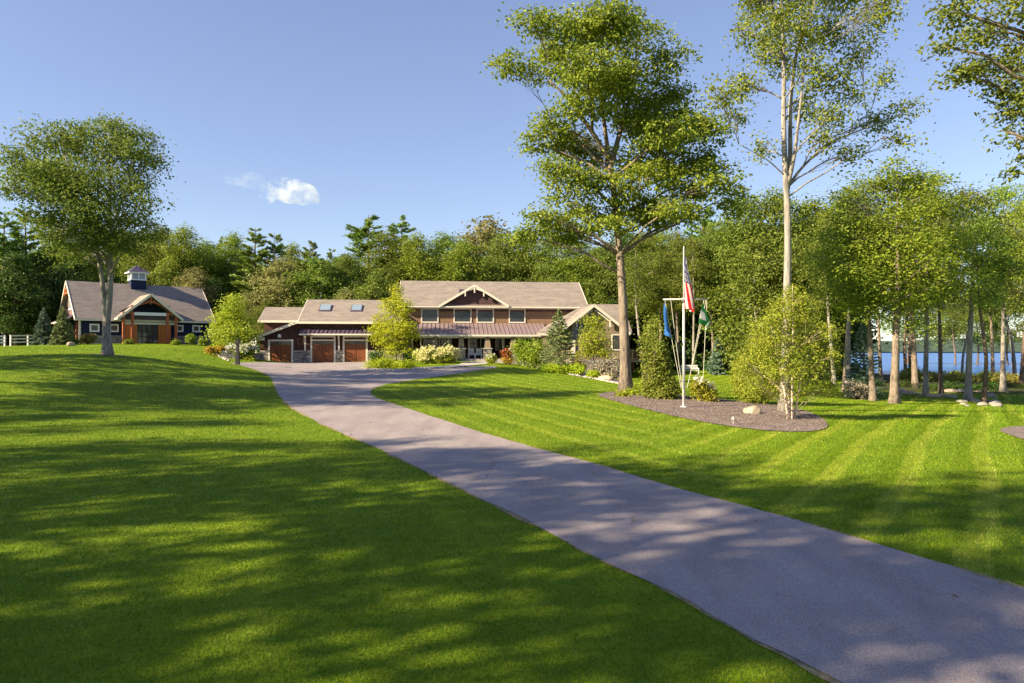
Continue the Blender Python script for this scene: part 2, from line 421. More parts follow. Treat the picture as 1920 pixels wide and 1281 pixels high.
def ax(*segs):
    out = []
    for a, b, s in segs: out += list(np.arange(a, b, s))
    return np.array(out)
gx = ax((-1600,-400,200),(-400,-120,40),(-120,-60,4),(-60,60,1),(60,130,4),(130,400,30),(400,1601,200))
gy = ax((-400,-60,40),(-60,-8,4),(-8,100,1),(100,160,3),(160,520,40),(520,560,5),(560,2001,120))
GX, GY = np.meshgrid(gx, gy); GZ = terr(GX, GY)
nx, ny = len(gx), len(gy)
idx = np.arange(nx*ny).reshape(ny, nx)
Q = np.stack([idx[:-1,:-1], idx[:-1,1:], idx[1:,1:], idx[1:,:-1]], -1).reshape(-1, 4)
tag(np_mesh('lawn', np.stack([GX, GY, GZ], -1).reshape(-1,3), Q, MT['lawn'], smooth=True), kind='structure')

# driveway
def mat_asphalt():
    t = NT('driveway_asphalt'); c = t.n('TexCoord'); O = c.outputs['Object']
    n1 = t.noise(O, .5, 3); n2 = t.noise(O, 45, 2, .8); n3 = t.noise(O, 130, 2, .8)
    col = t.ramp(n1, [(.3, (.285,.245,.255)), (.7, (.33,.285,.29))])
    col = t.mix(1.0, col, t.ramp(n2, [(.32, (.72,.72,.74)), (.68, (1.25,1.25,1.25))]), 'MULTIPLY')
    col = t.mix(1.0, col, t.ramp(n3, [(.34, (.62,.62,.64)), (.7, (1.4,1.38,1.36))]), 'MULTIPLY')
    n4 = t.noise(t.coord((1,.25,1), rot=(0,0,-.43)), 1.3, 4, .6)
    col = t.mix(1.0, col, t.ramp(n4, [(.35, (.84,.84,.85)), (.65, (1.1,1.1,1.08))]), 'MULTIPLY')
    ed = t.n('TexVoronoi', feature='DISTANCE_TO_EDGE'); ed.inputs['Scale'].default_value = .16; 
    wv = t.n('VectorMath', operation='ADD'); nz = t.n('TexNoise'); nz.inputs['Scale'].default_value = .9; nz.inputs['Detail'].default_value = 4; t.l(O, nz.inputs['Vector']); t.l(O, wv.inputs[0]); t.l(nz.outputs['Color'], wv.inputs[1]); t.l(wv.outputs[0], ed.inputs['Vector'])
    col = t.mix(t.ramp(ed.outputs['Distance'], [(0, (.3,.3,.3)), (.003, (0,0,0))]), col, (.06,.052,.055))
    t.base(col); t.rough(.85, .25); t.bump(t.math('ADD', n2, n3), .006, .8)
    return t.m
MT['asphalt'] = mat_asphalt()
EL = [(1570,1280),(1410,1195),(1260,1115),(1110,1040),(1045,1008),(960,964),(850,910),(750,860),(650,815),(580,785),(540,760),(518,735),(512,712),(500,702),(486,696),(457,687),(440,683.5)]
ER = [(1920,1107),(1810,1072),(1685,1035),(1560,998),(1410,955),(1310,927),(1200,896),(1085,862),(960,829),(850,795),(750,762),(703,746),(692,738),(697,729),(725,720),(780,711),(850,702),(905,693.5),(932,690)]
def polyline_px(pts): return [ground(*p) for p in pts]
el = polyline_px(EL); er = polyline_px(ER)
# carry both edges on past the camera, in their own direction
ex = np.array([5.2, -10.5])
start_l = [tuple(np.array(el[0])+np.array([1.55,-3.3])*k) for k in (6, 3, 1)]
start_r = [tuple(np.array(er[0])+np.array([1.55,-3.3])*k) for k in (6, 3, 1)]
apron = [ground(432,681), (ground(470,679.5)), ground(560,678.7), ground(690,678.7), ground(700,690), ground(760,694.5), ground(830,691), ground(900,687), ground(930,687)]
def resamp(P, n):
    P = np.array(P); s = np.r_[0, np.cumsum(np.linalg.norm(np.diff(P, axis=0), axis=1))]
    # smooth with chaikin first
    for _ in range(2):
        Qp = [P[0]]
        for i in range(len(P)-1): Qp += [P[i]*.75+P[i+1]*.25, P[i]*.25+P[i+1]*.75]
        P = np.array(Qp+[P[-1]])
    return P
def ragged(P, amp):
    s = np.r_[0, np.cumsum(np.linalg.norm(np.diff(P, axis=0), axis=1))]; t = np.arange(0, s[-1], .35)
    Q_ = np.stack([np.interp(t, s, P[:,0]), np.interp(t, s, P[:,1])], -1)
    a = R.normal(0, 1, (len(t), 2)); a = a*.5+np.roll(a,1,0)*.3+np.roll(a,2,0)*.3
    return Q_+a*amp
ROAD = np.concatenate([ragged(resamp(start_l+el, 60), .035), np.array(apron), ragged(resamp(start_r+er, 60), .035)[::-1]])
drape('driveway', ROAD, MT['asphalt'], .015)
def shifted(P, k):
    T = np.gradient(P, axis=0); T /= np.linalg.norm(T, axis=1)[:,None]+1e-9; return P+np.stack([-T[:,1], T[:,0]], -1)*k
SL = shifted(resamp(start_l+el, 60), .05)[:-6]; SR = shifted(resamp(start_r+er, 60), -.06)[:-4]
SOIL = np.concatenate([ragged(SL, .05), ragged(SR, .05)[::-1]])
drape('soil_edge', SOIL, mat_plain('bare_soil', (.27,.21,.13), .95, .1, .4, 9), .008)

# mulch beds
def mat_mulch():
    t = NT('bark_mulch'); c = t.n('TexCoord'); O = c.outputs['Object']
    n1 = t.noise(O, 1.2, 3); vo = t.n('TexVoronoi'); t.l(O, vo.inputs['Vector']); vo.inputs['Scale'].default_value = 16
    sp = t.n('SeparateColor'); t.l(vo.outputs['Color'], sp.inputs[0])
    col = t.ramp(sp.outputs[0], [(0, (.14,.11,.105)), (.5, (.20,.16,.155)), (1, (.27,.22,.215))])
    col = t.mix(1.0, col, t.ramp(n1, [(.3, (.8,.8,.8)), (.7, (1.15,1.15,1.15))]), 'MULTIPLY')
    t.base(col); t.rough(.95, .1); t.bump(sp.outputs[1], .05, .9)
    return t.m
MT['mulch'] = mat_mulch()
BED = smooth_poly([ground(*p) for p in [(1112,741),(1150,735),(1230,737),(1330,747),(1430,757),(1500,767),(1545,785),(1557,803),(1520,811),(1450,810),(1370,801),(1290,787),(1210,768),(1150,752)]])
BED2 = smooth_poly([ground(*p) for p in [(1868,806),(1900,800),(1960,800),(1990,815),(1930,828),(1895,818)]])
BED3 = smooth_poly([ground(*p) for p in [(1000,683),(1050,686),(1110,700),(1180,714),(1172,721),(1120,712),(1060,702),(1012,692)]])
BED4 = smooth_poly([(-29,46.3),(-27.8,45.8),(-26.5,46.4),(-26.5,47.6),(-27.7,48.2),(-29.1,47.7)])
for nm, b in (('planting_bed', BED), ('planting_bed', BED2), ('planting_bed', BED3), ('planting_bed', BED4)):
    drape(nm, b, MT['mulch'], .025)
HOLES = [ROAD, BED, BED2, BED3, BED4]

# forest floor under the woods
def mat_floor():
    t = NT('leaf_litter'); O = t.n('TexCoord').outputs['Object']
    n1 = t.noise(O, .5, 5); n2 = t.noise(O, 6, 4)
    col = t.ramp(n1, [(.35, (.055,.042,.025)), (.6, (.05,.07,.02)), (.8, (.09,.075,.045))])
    col = t.mix(1.0, col, t.ramp(n2, [(.3, (.7,.7,.7)), (.7, (1.25,1.25,1.25))]), 'MULTIPLY')
    t.base(col); t.rough(.95, .1); t.bump(n2, .1, .8); return t.m
MT['floor'] = mat_floor()
FLOOR = np.array([(-115,50),(-75,60),(-66,84),(-54,92),(-40,96),(-30,92),(-24,88),(10,88),(17,80),(28,77),(31,70),(42,76),(60,84),(70,108),(64,111),(50,114),(40,128),(-115,128)], float)
drape('forest_floor', smooth_poly(FLOOR, 2), MT['floor'], .03, 3.0)
SHORE = smooth_poly([(27,57),(33,56.5),(42,60),(56,66),(84,80),(84,108),(62,110.5),(46,90),(34,70)], 2)
drape('shore_ground', SHORE, MT['floor'], .04, 2.0)

# lake and far shore
def mat_lake():
    t = NT('lake_water'); O = t.coord((.5,1,1))
    n = t.noise(O, .9, 4, .6); t.base((.03,.115,.36)); t.rough(.3, .25); t.bump(n, .25, .9); return t.m
tag(np_mesh('lake', [(20,100,LAKE_Z),(1500,100,LAKE_Z),(1500,560,LAKE_Z),(20,560,LAKE_Z)], np.array([[0,1,2,3]]), mat_lake()), kind='structure')
hx_ = np.arange(60, 1300, 4.0); hy_ = np.arange(538, 720, 4.0)
HX, HY = np.meshgrid(hx_, hy_)
hz_ = 15*sstep(538, 720, HY)*(.75+.25*np.sin(HX/95)+.15*np.sin(HX/37+1))
hz_ += R.uniform(0, 4.5, HX.shape)*sstep(538, 550, HY) - 1.5
hid = np.arange(HX.size).reshape(HX.shape)
HQ = np.stack([hid[:-1,:-1], hid[:-1,1:], hid[1:,1:], hid[1:,:-1]], -1).reshape(-1,4)
tag(np_mesh('wooded_shore', np.stack([HX,HY,hz_],-1).reshape(-1,3), HQ, mat_plain('hazed_far_wood', (.055,.085,.07), .95, .05, .3, .12), smooth=True), 'low wooded hills along the far side of the blue lake', 'woods', None, 'stuff')  # bluish tint puts distance haze into the wood's colour
SAND = None

# ------------------------------------------------------------------ grass blades (nobody could count them)
def grass():
    N = 620000
    d = 4.4*np.exp(R.random(N)*math.log(70/4.4))
    x = (R.random(N)*2-1)*.95*d
    keep = np.ones(N, bool)
    for h in HOLES: keep &= ~in_poly(x, d, h)
    sl = in_poly(x, d, SOIL); keep &= ~sl | (R.random(N) < .38)
    x = x[keep]; d = d[keep]
    keep = ~((d > 57) & (x > -27) & (x < 12) & (d > 70)) ; x = x[keep]; d = d[keep]
    z = terr(x, d); n = len(x)
    k = (d/5)
    wd = .0058*k**.88*R.uniform(.7,1.4,n); ht = .035*k**.2*R.uniform(.5,1.25,n)
    a = R.random(n)*2*np.pi; lean = R.normal(0,.4,(n,2))
    # the mower lays neighbouring strips opposite ways
    sA = x*.82-d*.57; sB = x*.93+d*.36; right = (x-.12*d) > 2
    ph = np.where(right, np.sin(sA*2*np.pi/1.35), np.sin(sB*2*np.pi/1.5)); s = np.sign(ph)*np.where(right,.6,np.where(x+.45*d > 9.5,.5,.06))
    lean[:,0] += np.where(right, .57, -.36)*s; lean[:,1] += np.where(right, .82, .93)*s
    b = np.stack([x, d, z-.005], -1)
    sd = np.stack([np.cos(a), np.sin(a), 0*a], -1)*wd[:,None]
    tip = b + np.stack([lean[:,0]*ht, lean[:,1]*ht, ht], -1)
    V = np.stack([b-sd*.5, b+sd*.5, tip], 1).reshape(-1,3)
    t = NT('grass_blade'); g = t.n('NewGeometry')
    col = t.ramp(g.outputs['Random Per Island'], [(0, (.075,.165,.004)), (.5, (.158,.25,.005)), (.85, (.245,.315,.011)), (1, (.42,.40,.07))])
    O = t.n('TexCoord').outputs['Object']
    col = t.mix(1.0, col, t.ramp(t.noise(O, .5, 4), [(.3, (.82,.88,.8)), (.7, (1.15,1.1,1.2))]), 'MULTIPLY')
    st = mow_sheen(t, O); col = t.mix(st, t.mix(1.0, col, (.82,.90,.78), 'MULTIPLY'), t.mix(1.0, col, (1.32,1.22,2.8), 'MULTIPLY'))  # blade colour repeats the painted mowing sheen
    t.base(col); t.rough(.6, .2)
    tr = t.n('BsdfTranslucent'); t.l(col, tr.inputs[0]); mx = t.n('MixShader'); mx.inputs[0].default_value = .35
    t.l(t.b.outputs[0], mx.inputs[1]); t.l(tr.outputs[0], mx.inputs[2]); t.l(mx.outputs[0], t.out.inputs[0])
    tag(np_mesh('grass', V, np.arange(3*n).reshape(-1,3), t.m), 'short mown green grass blades covering the lawn', 'grass', None, 'stuff')
grass()

# ------------------------------------------------------------------ foliage makers
def leaf_quads(C, size, rng, outward=None, aspect=.55, up=.5, axis=None):
    n = len(C)
    nm = rng.normal(0,1,(n,3)); nm[:,2] = np.abs(nm[:,2])+up
    if outward is not None: nm += outward*.9
    nm /= np.linalg.norm(nm,axis=1)[:,None]
    a = rng.normal(0,1,(n,3)) if axis is None else axis + rng.normal(0,.35,(n,3))
    a -= nm*(a*nm).sum(1)[:,None]; a /= np.linalg.norm(a,axis=1)[:,None]+1e-9
    b = np.cross(nm, a); s = (size*rng.uniform(.65,1.35,n))[:,None]
    V = np.stack([C-a*s*.5, C+b*s*aspect*.5+nm*s*.12, C+a*s*.5-nm*s*.05, C-b*s*aspect*.5+nm*s*.12], 1).reshape(-1,3)
    return V, np.arange(4*n).reshape(-1,4)

def crown_points(blobs, n, rng, clump=.6, flat=.55, shell=.42, per=26):
    """blobs (k,6): centre, radii. returns leaf centres and their outward directions"""
    B = np.asarray(blobs, float); vol = (B[:,3]*B[:,4]*B[:,5])**.64; p = vol/vol.sum()
    nc = max(1, n//per); bi = rng.choice(len(B), nc, p=p)
    u = rng.normal(0,1,(nc,3)); u /= np.linalg.norm(u,axis=1)[:,None]
    r = rng.random(nc)**shell
    cc = B[bi,:3] + u*r[:,None]*B[bi,3:6]
    ci = np.repeat(np.arange(nc), per)
    off = rng.normal(0,1,(len(ci),3))*clump*np.array([1,1,flat])*rng.uniform(.6,1.3,nc)[ci][:,None]
    off[:,2] -= .25*np.linalg.norm(off[:,:2],axis=1)**1.2
    P = cc[ci]+off
    O = u[ci]*.6+off/(np.linalg.norm(off,axis=1)[:,None]+.1)*.4
    return P, O, cc

def curve3(p, q, sag, rng, k=6, jit=.04):
    p = np.array(p,float); q = np.array(q,float); t = np.linspace(0,1,k)[:,None]
    P = p*(1-t)+q*t; L_ = np.linalg.norm(q-p)
    P[:,2] += (sag*L_*4*(t*(1-t)))[:,0]
    P[1:-1] += rng.normal(0, jit*L_*.5, (k-2,3))
    return P

def make_tree(name, label, cat, trunk, r0, blobs, nleaf, leaf, leafmat, bark, seed, clump=.6, limbs=True, per=26, shell=.42, flat=.55,
              group=None, loc=(0,0,0), flare=1.7, twigs=30, extra=(), r1=.12, limb_r=.3, aspect=.55):
    """trunk: local polyline of the stem; extra: further stems (polyline, r0, r1)"""
    rng = np.random.default_rng(seed)
    root = empty(name, loc); tag(root, label, cat, group)
    T = np.array(trunk, float)
    tt = np.linspace(0, len(T)-1, 26); Ts = np.stack([np.interp(tt, np.arange(len(T)), T[:,i]) for i in range(3)], -1)
    for _ in range(2): Ts[1:-1] = (Ts[:-2]+Ts[1:-1]*2+Ts[2:])/4
    H = Ts[-1,2]-Ts[0,2]; hh = (Ts[:,2]-Ts[0,2])/H
    rad = r0*(1-hh)+r0*r1*hh
    rad = rad*(1+(flare-1)*np.exp(-(Ts[:,2]-Ts[0,2])/(r0*1.6)))
    Ts[0,2] -= .25
    m = MB()
    V, Fc = tube(Ts, rad, 14)
    ang = np.arctan2(V[:,1]-np.repeat(Ts[:,1],14), V[:,0]-np.repeat(Ts[:,0],14))
    bulge = 1+.08*np.sin(ang*5+2)*np.repeat(np.exp(-hh*6),14)+.04*np.sin(ang*3+V[:,2]*1.3)
    V[:,:2] = np.repeat(Ts[:,:2],14,0)+(V[:,:2]-np.repeat(Ts[:,:2],14,0))*bulge[:,None]
    m.add(V, Fc)
    for poly, a, b in extra:
        P = np.array(poly, float); kk = max(8, len(P)*4); q = np.linspace(0, len(P)-1, kk)
        P = np.stack([np.interp(q, np.arange(len(P)), P[:,i]) for i in range(3)], -1)
        P[1:-1] = (P[:-2]+P[1:-1]*2+P[2:])/4
        m.tube(P, np.linspace(a, b, kk), 10)
    P, O, cc = crown_points(blobs, nleaf, rng, clump, flat, shell, per)
    if limbs:
        stems = [(Ts, rad)]
        for poly, a, b in extra: 
            pp = np.array(poly,float); stems.append((pp, np.linspace(a,b,len(pp))))
        allp = np.concatenate([s[0] for s in stems]); allr = np.concatenate([s[1] for s in stems])
        B = np.asarray(blobs,float)
        tips = []
        for b in B:
            c = b[:3]
            zt = c[2]-.45*np.linalg.norm(c[:2]-Ts[len(Ts)//2,:2])-.3
            cost = np.linalg.norm(allp[:,:2]-c[:2],axis=1)*.6+np.abs(allp[:,2]-zt)
            i = int(np.argmin(cost)); base = allp[i]
            lr = max(min(.018, r0*.1), min(allr[i]*.6, limb_r*r0, .016*(np.linalg.norm(c-base)+1)))
            cv = curve3(base, c, .05, rng, 7, .03)
            m.tube(cv, np.linspace(lr, max(min(.012, r0*.08),lr*.3), 7), 7); tips.append((cv, lr))
        if twigs:
            sel = rng.choice(len(cc), min(len(cc), twigs*len(B)//4+twigs), replace=False)
            for j in sel:
                c = cc[j]; best = None
                bi = int(np.argmin(((B[:,:3]-c)**2).sum(1))); cv, lr = tips[bi]
                k = rng.integers(2, 6)
                tw = curve3(cv[k], c, .04, rng, 4, .08); m.tube(tw, np.linspace(max(min(.01,r0*.06),lr*.25), min(.008,r0*.05), 4), 4)
    m.build('trunk', bark, root, True)
    LV, LF = leaf_quads(P, leaf, rng, O, aspect)
    np_mesh('crown', LV, LF, leafmat, root)
    return root

def make_pine(name, label, H, nb, leafmat, bark, seed, width=.22, bare=.3, group=None, loc=(0,0,0), per=70, needle=.5):
    rng = np.random.default_rng(seed); root = empty(name, loc); tag(root, label, 'tree', group)
    m = MB(); zz = np.linspace(-.3, H, 12)
    m.tube(np.c_[np.cumsum(rng.normal(0,.03,12)), np.cumsum(rng.normal(0,.03,12)), zz], np.linspace(H*.016, .03, 12), 9)
    PP, AA = [], []
    zs = np.sort(rng.uniform(bare, .99, nb))*H
    for z in zs:
        f = (z/H-bare)/(1-bare)
        ln = H*width*(1-f)**.7*rng.uniform(.55,1.15)*min(1,.55+f*2.5)+.35
        a = rng.random()*2*np.pi; tip = np.array([math.cos(a)*ln, math.sin(a)*ln, z+ln*(.05+.35*f)+rng.normal(0,.1)])
        cv = curve3((0,0,z-.15), tip, -.05, rng, 6, .03); m.tube(cv, np.linspace(.012*ln+.02,.01,6), 4)
        k = int(per*(ln/(H*width))+14)
        t = rng.random(k)**.6*.8+.22; base = np.stack([np.interp(t, np.linspace(0,1,6), cv[:,i]) for i in range(3)],-1)
        side = np.array([-math.sin(a), math.cos(a), 0]); wdt = ln*.28*(1.1-t*.6)
        PP.append(base+side*(rng.normal(0,1,k)*wdt*.6)[:,None]+rng.normal(0,.09,(k,3))*np.array([1,1,1.1])+np.array([0,0,.08]))
        d = np.array([math.cos(a), math.sin(a), .35]); AA.append(np.repeat(d[None],k,0))
    P = np.concatenate(PP); A = np.concatenate(AA)
    m.build('trunk', bark, root, True)
    V, Fc = leaf_quads(P, needle, rng, None, .3, .5, A); np_mesh('crown', V, Fc, leafmat, root)
    return root

def make_spruce(name, label, H, rad, n, leafmat, seed, group=None, loc=(0,0,0), needle=.22, droop=.25, base=.03, cat='tree', power=.85):
    rng = np.random.default_rng(seed); root = empty(name, loc); tag(root, label, cat, group)
    m = MB(); m.tube([(0,0,-.2),(0,0,H*.5),(0,0,H*.98)], [H*.018,H*.011,.012], 8)
    layers = int(H*3.6)+6; PP, AA = [], []
    tot = sum((1-i/layers) for i in range(layers))
    for i in range(layers):
        f = i/layers; z = H*(base+(1-base)*f); rr = rad*(1-f)**power+.06
        nb = int(6+8*(1-f))
        for b in range(nb):
            a = rng.random()*2*np.pi; ln = rr*rng.uniform(.72,1.12)
            k = max(5, int(n*(1-f)/tot/nb)); t = rng.random(k)**.5
            dr = -droop*ln*t**1.3+.12*ln*t**4+(f*.6*ln*t)
            P = np.stack([np.cos(a)*ln*t, np.sin(a)*ln*t, z+dr],-1)
            side = np.array([-math.sin(a), math.cos(a),0]); P += side*(rng.normal(0,1,k)*.16*ln*(1.15-t))[:,None]
            P[:,2] += rng.normal(0,.035*needle/.22,k)
            PP.append(P); s = np.sign(rng.normal(0,1,k))[:,None]*side
            AA.append(np.array([math.cos(a),math.sin(a),-.1])+s*.7)
    P = np.concatenate(PP); A = np.concatenate(AA)
    tipz = rng.uniform(H*.93,H*1.03,60); P = np.r_[P, np.c_[rng.normal(0,.03,(60,2)), tipz]]; A = np.r_[A, np.repeat([[0,0,1.]],60,0)]
    m.build('trunk', MT['bark_dark'], root, True)
    V, Fc = leaf_quads(P, needle, rng, None, .33, .4, A); np_mesh('crown', V, Fc, leafmat, root)
    return root

def make_shrub(name, label, cat, loc, blobs, n, leaf, leafmat, seed, group=None, clump=.14, flowers=None, stems=8, shell=.35, aspect=.6, up=.5):
    rng = np.random.default_rng(seed); root = empty(name, loc); tag(root, label, cat, group)
    P, O, cc = crown_points(blobs, n, rng, clump, .8, shell, 12)
    P[:,2] = np.maximum(P[:,2], .03)
    m = MB(); B = np.asarray(blobs,float)
    for i in range(stems):
        b = B[i % len(B)]; c = b[:3]+rng.normal(0,.35,3)*b[3:6]; c[2] = max(c[2], .15)
        m.tube(curve3((rng.normal(0,.08)+b[0]*.6, rng.normal(0,.08)+b[1]*.6, -.05), c, .0, rng, 5, .06), np.linspace(.03,.01,5), 5)
    m.build('stem', MT['bark_dark'], root, True)
    V, Fc = leaf_quads(P, leaf, rng, O, aspect, up); np_mesh('foliage', V, Fc, leafmat, root)
    if flowers:
        fm, nf, fs, zmin = flowers
        u = rng.normal(0,1,(nf,3)); u[:,2] = np.abs(u[:,2]); u[:,1] -= .5; u /= np.linalg.norm(u,axis=1)[:,None]
        bi = rng.integers(0,len(B),nf); C = B[bi,:3]+u*B[bi,3:6]*1.02; C = C[C[:,2] > zmin]
        Pf = np.repeat(C, 16, 0)+rng.normal(0, fs*.42, (len(C)*16,3))
        V, Fc = leaf_quads(Pf, fs*.7, rng, None, .8, .6); np_mesh('blossom', V, Fc, fm, root)
    return root
# ------------------------------------------------------------------ buildings
class Frame:
    """a building's own axes: x along the facade, y into the building"""
    def __init__(s, loc, deg):
        s.o = np.array(loc,float); s.a = math.radians(deg); s.c = math.cos(s.a); s.s = math.sin(s.a)
    def L(s, px, py, yl):
        dx = (px-960)/F; t = (yl - s.o[0]*s.s + s.o[1]*s.c)/(s.c-dx*s.s)
        return ((t*dx-s.o[0])*s.c+(t-s.o[1])*s.s, CAMZ+(HOR-py)*t/F-s.o[2])
    def X(s, px, yl): return s.L(px, HOR, yl)[0]
    def Z(s, py, yl, px=None): return s.L(px if px is not None else 860, py, yl)[1]
    def world(s, p): 
        x,y,z = p; return (s.o[0]+x*s.c-y*s.s, s.o[1]+x*s.s+y*s.c, s.o[2]+z)
    def local(s, p):
        dx, dy = p[0]-s.o[0], p[1]-s.o[1]; return (dx*s.c+dy*s.s, -dx*s.s+dy*s.c, p[2]-s.o[2])

def window(root, x0, x1, z0, z1, y, cols=0, rows=0, fw=.09, top_only=False, trim=None, sill=True, dh=True):
    """double-hung window in a wall facing -y"""
    m = MB(); d = .07
    m.box(x0-fw,x0,y-d,y+.02,z0-fw,z1+fw); m.box(x1,x1+fw,y-d,y+.02,z0-fw,z1+fw)
    m.box(x0,x1,y-d,y+.02,z1,z1+fw); m.box(x0,x1,y-d,y+.02,z0-fw,z0)
    f = m.build('window', trim or MT['trim'], root)
    MB().box(x0,x1,y-.02,y+.015,z0,z1).build('pane', MT['glass'], f)
    g = MB(); zm = (z0+z1)/2
    if dh: g.box(x0,x1,y-.045,y-.021,zm-.03,zm+.03)
    zb = zm+.03 if top_only else z0
    for i in range(1,cols): xx = x0+(x1-x0)*i/cols; g.box(xx-.015,xx+.015,y-.04,y-.022,zb,z1)
    for i in range(1,rows): zz = zb+(z1-zb)*i/rows; g.box(x0,x1,y-.037,y-.024,zz-.013,zz+.013)
    if g.v: g.build('muntin', MT['dark_trim'], f)
    return f
MT['dark_trim'] = mat_plain('dark_sash', (.10,.085,.08), .5)

# ---- the main house with its garage
HF = Frame((-8,73,1.15), 6.0)
house = empty('house', tuple(HF.o), HF.a)
tag(house, 'long shingled house with three garage doors, metal porch roof and stone gable wing', 'house')
def hp(name, m, mat, parent=None): return m.build(name, mat, parent or house)
G = HF.L
# main block
yw, ye, yr = 2.2, 1.6, 6.9
xe0 = G(752,526.4,yr)[0]; zr = G(752,526.4,yr)[1]; xe1 = G(1085,528.7,yr)[0]; ze = G(860,574,ye)[1]
xw0, xw1 = xe0+.5, xe1-.5
z_p = G(860,606,yw)[1]
wl = MB(); wl.box(xw0,xw1,yw,11.6,-1.5,ze-.02); wl.prism([(xw0,0),(xw0,0.01)],0,0) if False else None
hp('wall', wl, MT['tan_clap'])
for xx in (xw0, xw1-.12):
    gb = MB(); gb.add([(xx,yw,ze-.02),(xx+.12,yw,ze-.02),(xx+.12,11.6,ze-.02),(xx,11.6,ze-.02),(xx,yr,zr-.35),(xx+.12,yr,zr-.35)], [(0,1,5,4),(2,3,4,5),(0,4,3),(1,2,5)]); hp('gable_wall', gb, MT['tan_clap'])
rf = MB(); rf.slab([(xe0,ye,ze),(xe1,ye,ze),(xe1,yr,zr),(xe0,yr,zr)],.16); rf.slab([(xe0,yr,zr),(xe1,yr,zr),(xe1,2*yr-ye,ze),(xe0,2*yr-ye,ze)],.16)
main_roof = hp('roof', rf, MT['roof'])
fa = MB(); fa.box(xe0,xe1,ye-.04,ye+.03,ze-.27,ze-.02); fa.beam((xe1+.03,ye,ze-.12),(xe1+.03,yr,zr-.12),.06,.26); fa.beam((xe0-.03,ye,ze-.12),(xe0-.03,yr,zr-.12),.06,.26)
fa.box(xe0+.1,xe1-.1,ye+.03,yw-.002,ze-.26,ze-.21)
hp('eave_trim', fa, MT['trim'])
gt = MB(); gt.box(xe0,xe1,ye-.14,ye-.04,ze-.16,ze-.03); hp('gutter', gt, MT['trim'])
rv = MB(); a = G(861,541.5,3.9); b = G(872,533.5,4.6); yv = 4.2; zv = ze+(zr-ze)*(yv-ye)/(yr-ye)
rv.box(a[0],b[0],yv-.35,yv+.5,zv-.2,zv+.45); hp('roof_vent', rv, MT['metal_dark'])
# upper windows
for p0,p1 in ((789.5,822),(850.5,884),(893.5,926),(954,985)):
    x0 = G(p0,0,yw)[0]+.12; x1 = G(p1,0,yw)[0]-.12; z1 = G(840,580.5,yw)[1]; z0 = G(840,603.2,yw)[1]
    window(house, x0,x1,z0,z1,yw,3,2,.13,True)
sb = MB(); xm0, xm1 = G(886,0,yw)[0], G(891.5,0,yw)[0]
# window flanking darker plum siding bands
pl = MB(); pl.box(G(823,0,yw)[0]+.05,xw1-.02,yw-.03,yw+.02,G(840,583.8,yw)[1],G(840,578.5,yw)[1]); hp('frieze', pl, MT['plum_shingle'])
# gable dormer on the main roof
ya = 1.45; ax_, az_ = G(889.7,534.5,ya); bx0 = G(824,575,ya)[0]; bx1 = G(954,575,ya)[0]; bz = ze+.03
sl = (zr-ze)/(yr-ye); yb = ye+(az_-ze)/sl
dr = MB(); dr.slab([(bx0,ya,bz),(ax_,ya,az_),(ax_,yb,az_)],.12); dr.slab([(ax_,ya,az_),(bx1,ya,bz),(ax_,yb,az_)],.12)
hp('dormer_roof', dr, MT['roof'])
dw = MB(); dw.prism([(bx0+.5,bz-.02),(bx1-.5,bz-.02),(ax_,az_-.3)], ya+.42, ya+.5); hp('dormer_wall', dw, MT['plum_shingle'])
for bx in (bx0,bx1): hp('dormer_trim', MB().beam((bx,ya-.04,bz-.06),(ax_,ya-.04,az_-.06),.09,.24,(0,0,1)), MT['trim'])
dk = MB(); sk = MB()
for sgn in (-1,1):
    dk.beam((ax_+sgn*1.02,ya-.02,az_-1.25),(ax_+sgn*1.02,ya-.02,az_-.55),.13,.15,(0,1,0))
    dk.beam((ax_+sgn*1.02,ya-.02,az_-.72),(ax_,ya-.02,az_-.36),.08,.13)
dk.beam((ax_,ya-.02,az_-.85),(ax_,ya-.02,az_-.1),.14,.14,(0,1,0)); hp('gable_bracket', dk, MT['trim'])
# porch
yp = -1.75; xp0 = G(770,627,yp)[0]; xp1 = G(1030,627,yp)[0]; zpe = G(900,627,yp)[1]; zpt = z_p-.02
pr = MB(); pr.slab([(xp0,yp,zpe),(xp1,yp,zpe),(xp1,yw,zpt),(xp0,yw,zpt)],.09)
porch_roof = hp('porch_roof', pr, MT['metal_roof'])
sm = MB()
for xx in np.arange(xp0+.2,xp1,.46): sm.beam((xx,yp,zpe+.025),(xx,yw,zpt+.025),.035,.06)
hp('seam', sm, MT['metal_roof'], porch_roof)
pf = MB(); pf.box(xp0,xp1,yp-.06,yp+.02,zpe-.22,zpe-.03); pf.box(xp0+.1,xp1-.1,yp+.3,yp+.55,zpe-.4,zpe-.1); hp('porch_beam', pf, MT['trim'])
zfl = G(900,673,-1.2)[1]
fl = MB(); fl.box(xp0+.1,xp1-.1,-1.6,yw-.003,zfl-1.5,zfl); porch_floor = hp('porch_floor', fl, MT['granite'])
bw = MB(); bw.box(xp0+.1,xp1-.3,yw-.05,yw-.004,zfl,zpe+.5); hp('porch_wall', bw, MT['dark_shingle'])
for p0,p1,q0,q1 in ((795,813,634,656),(828,846,633,672),(880,893,634,655),(902,912,632,671),(930,945,634,656),(975,990,634,655)):
    window(house, G(p0,0,yw)[0],G(p1,0,yw)[0],G(850,q1,yw)[1],G(850,q0,yw)[1],yw-.055,2,2,.07)
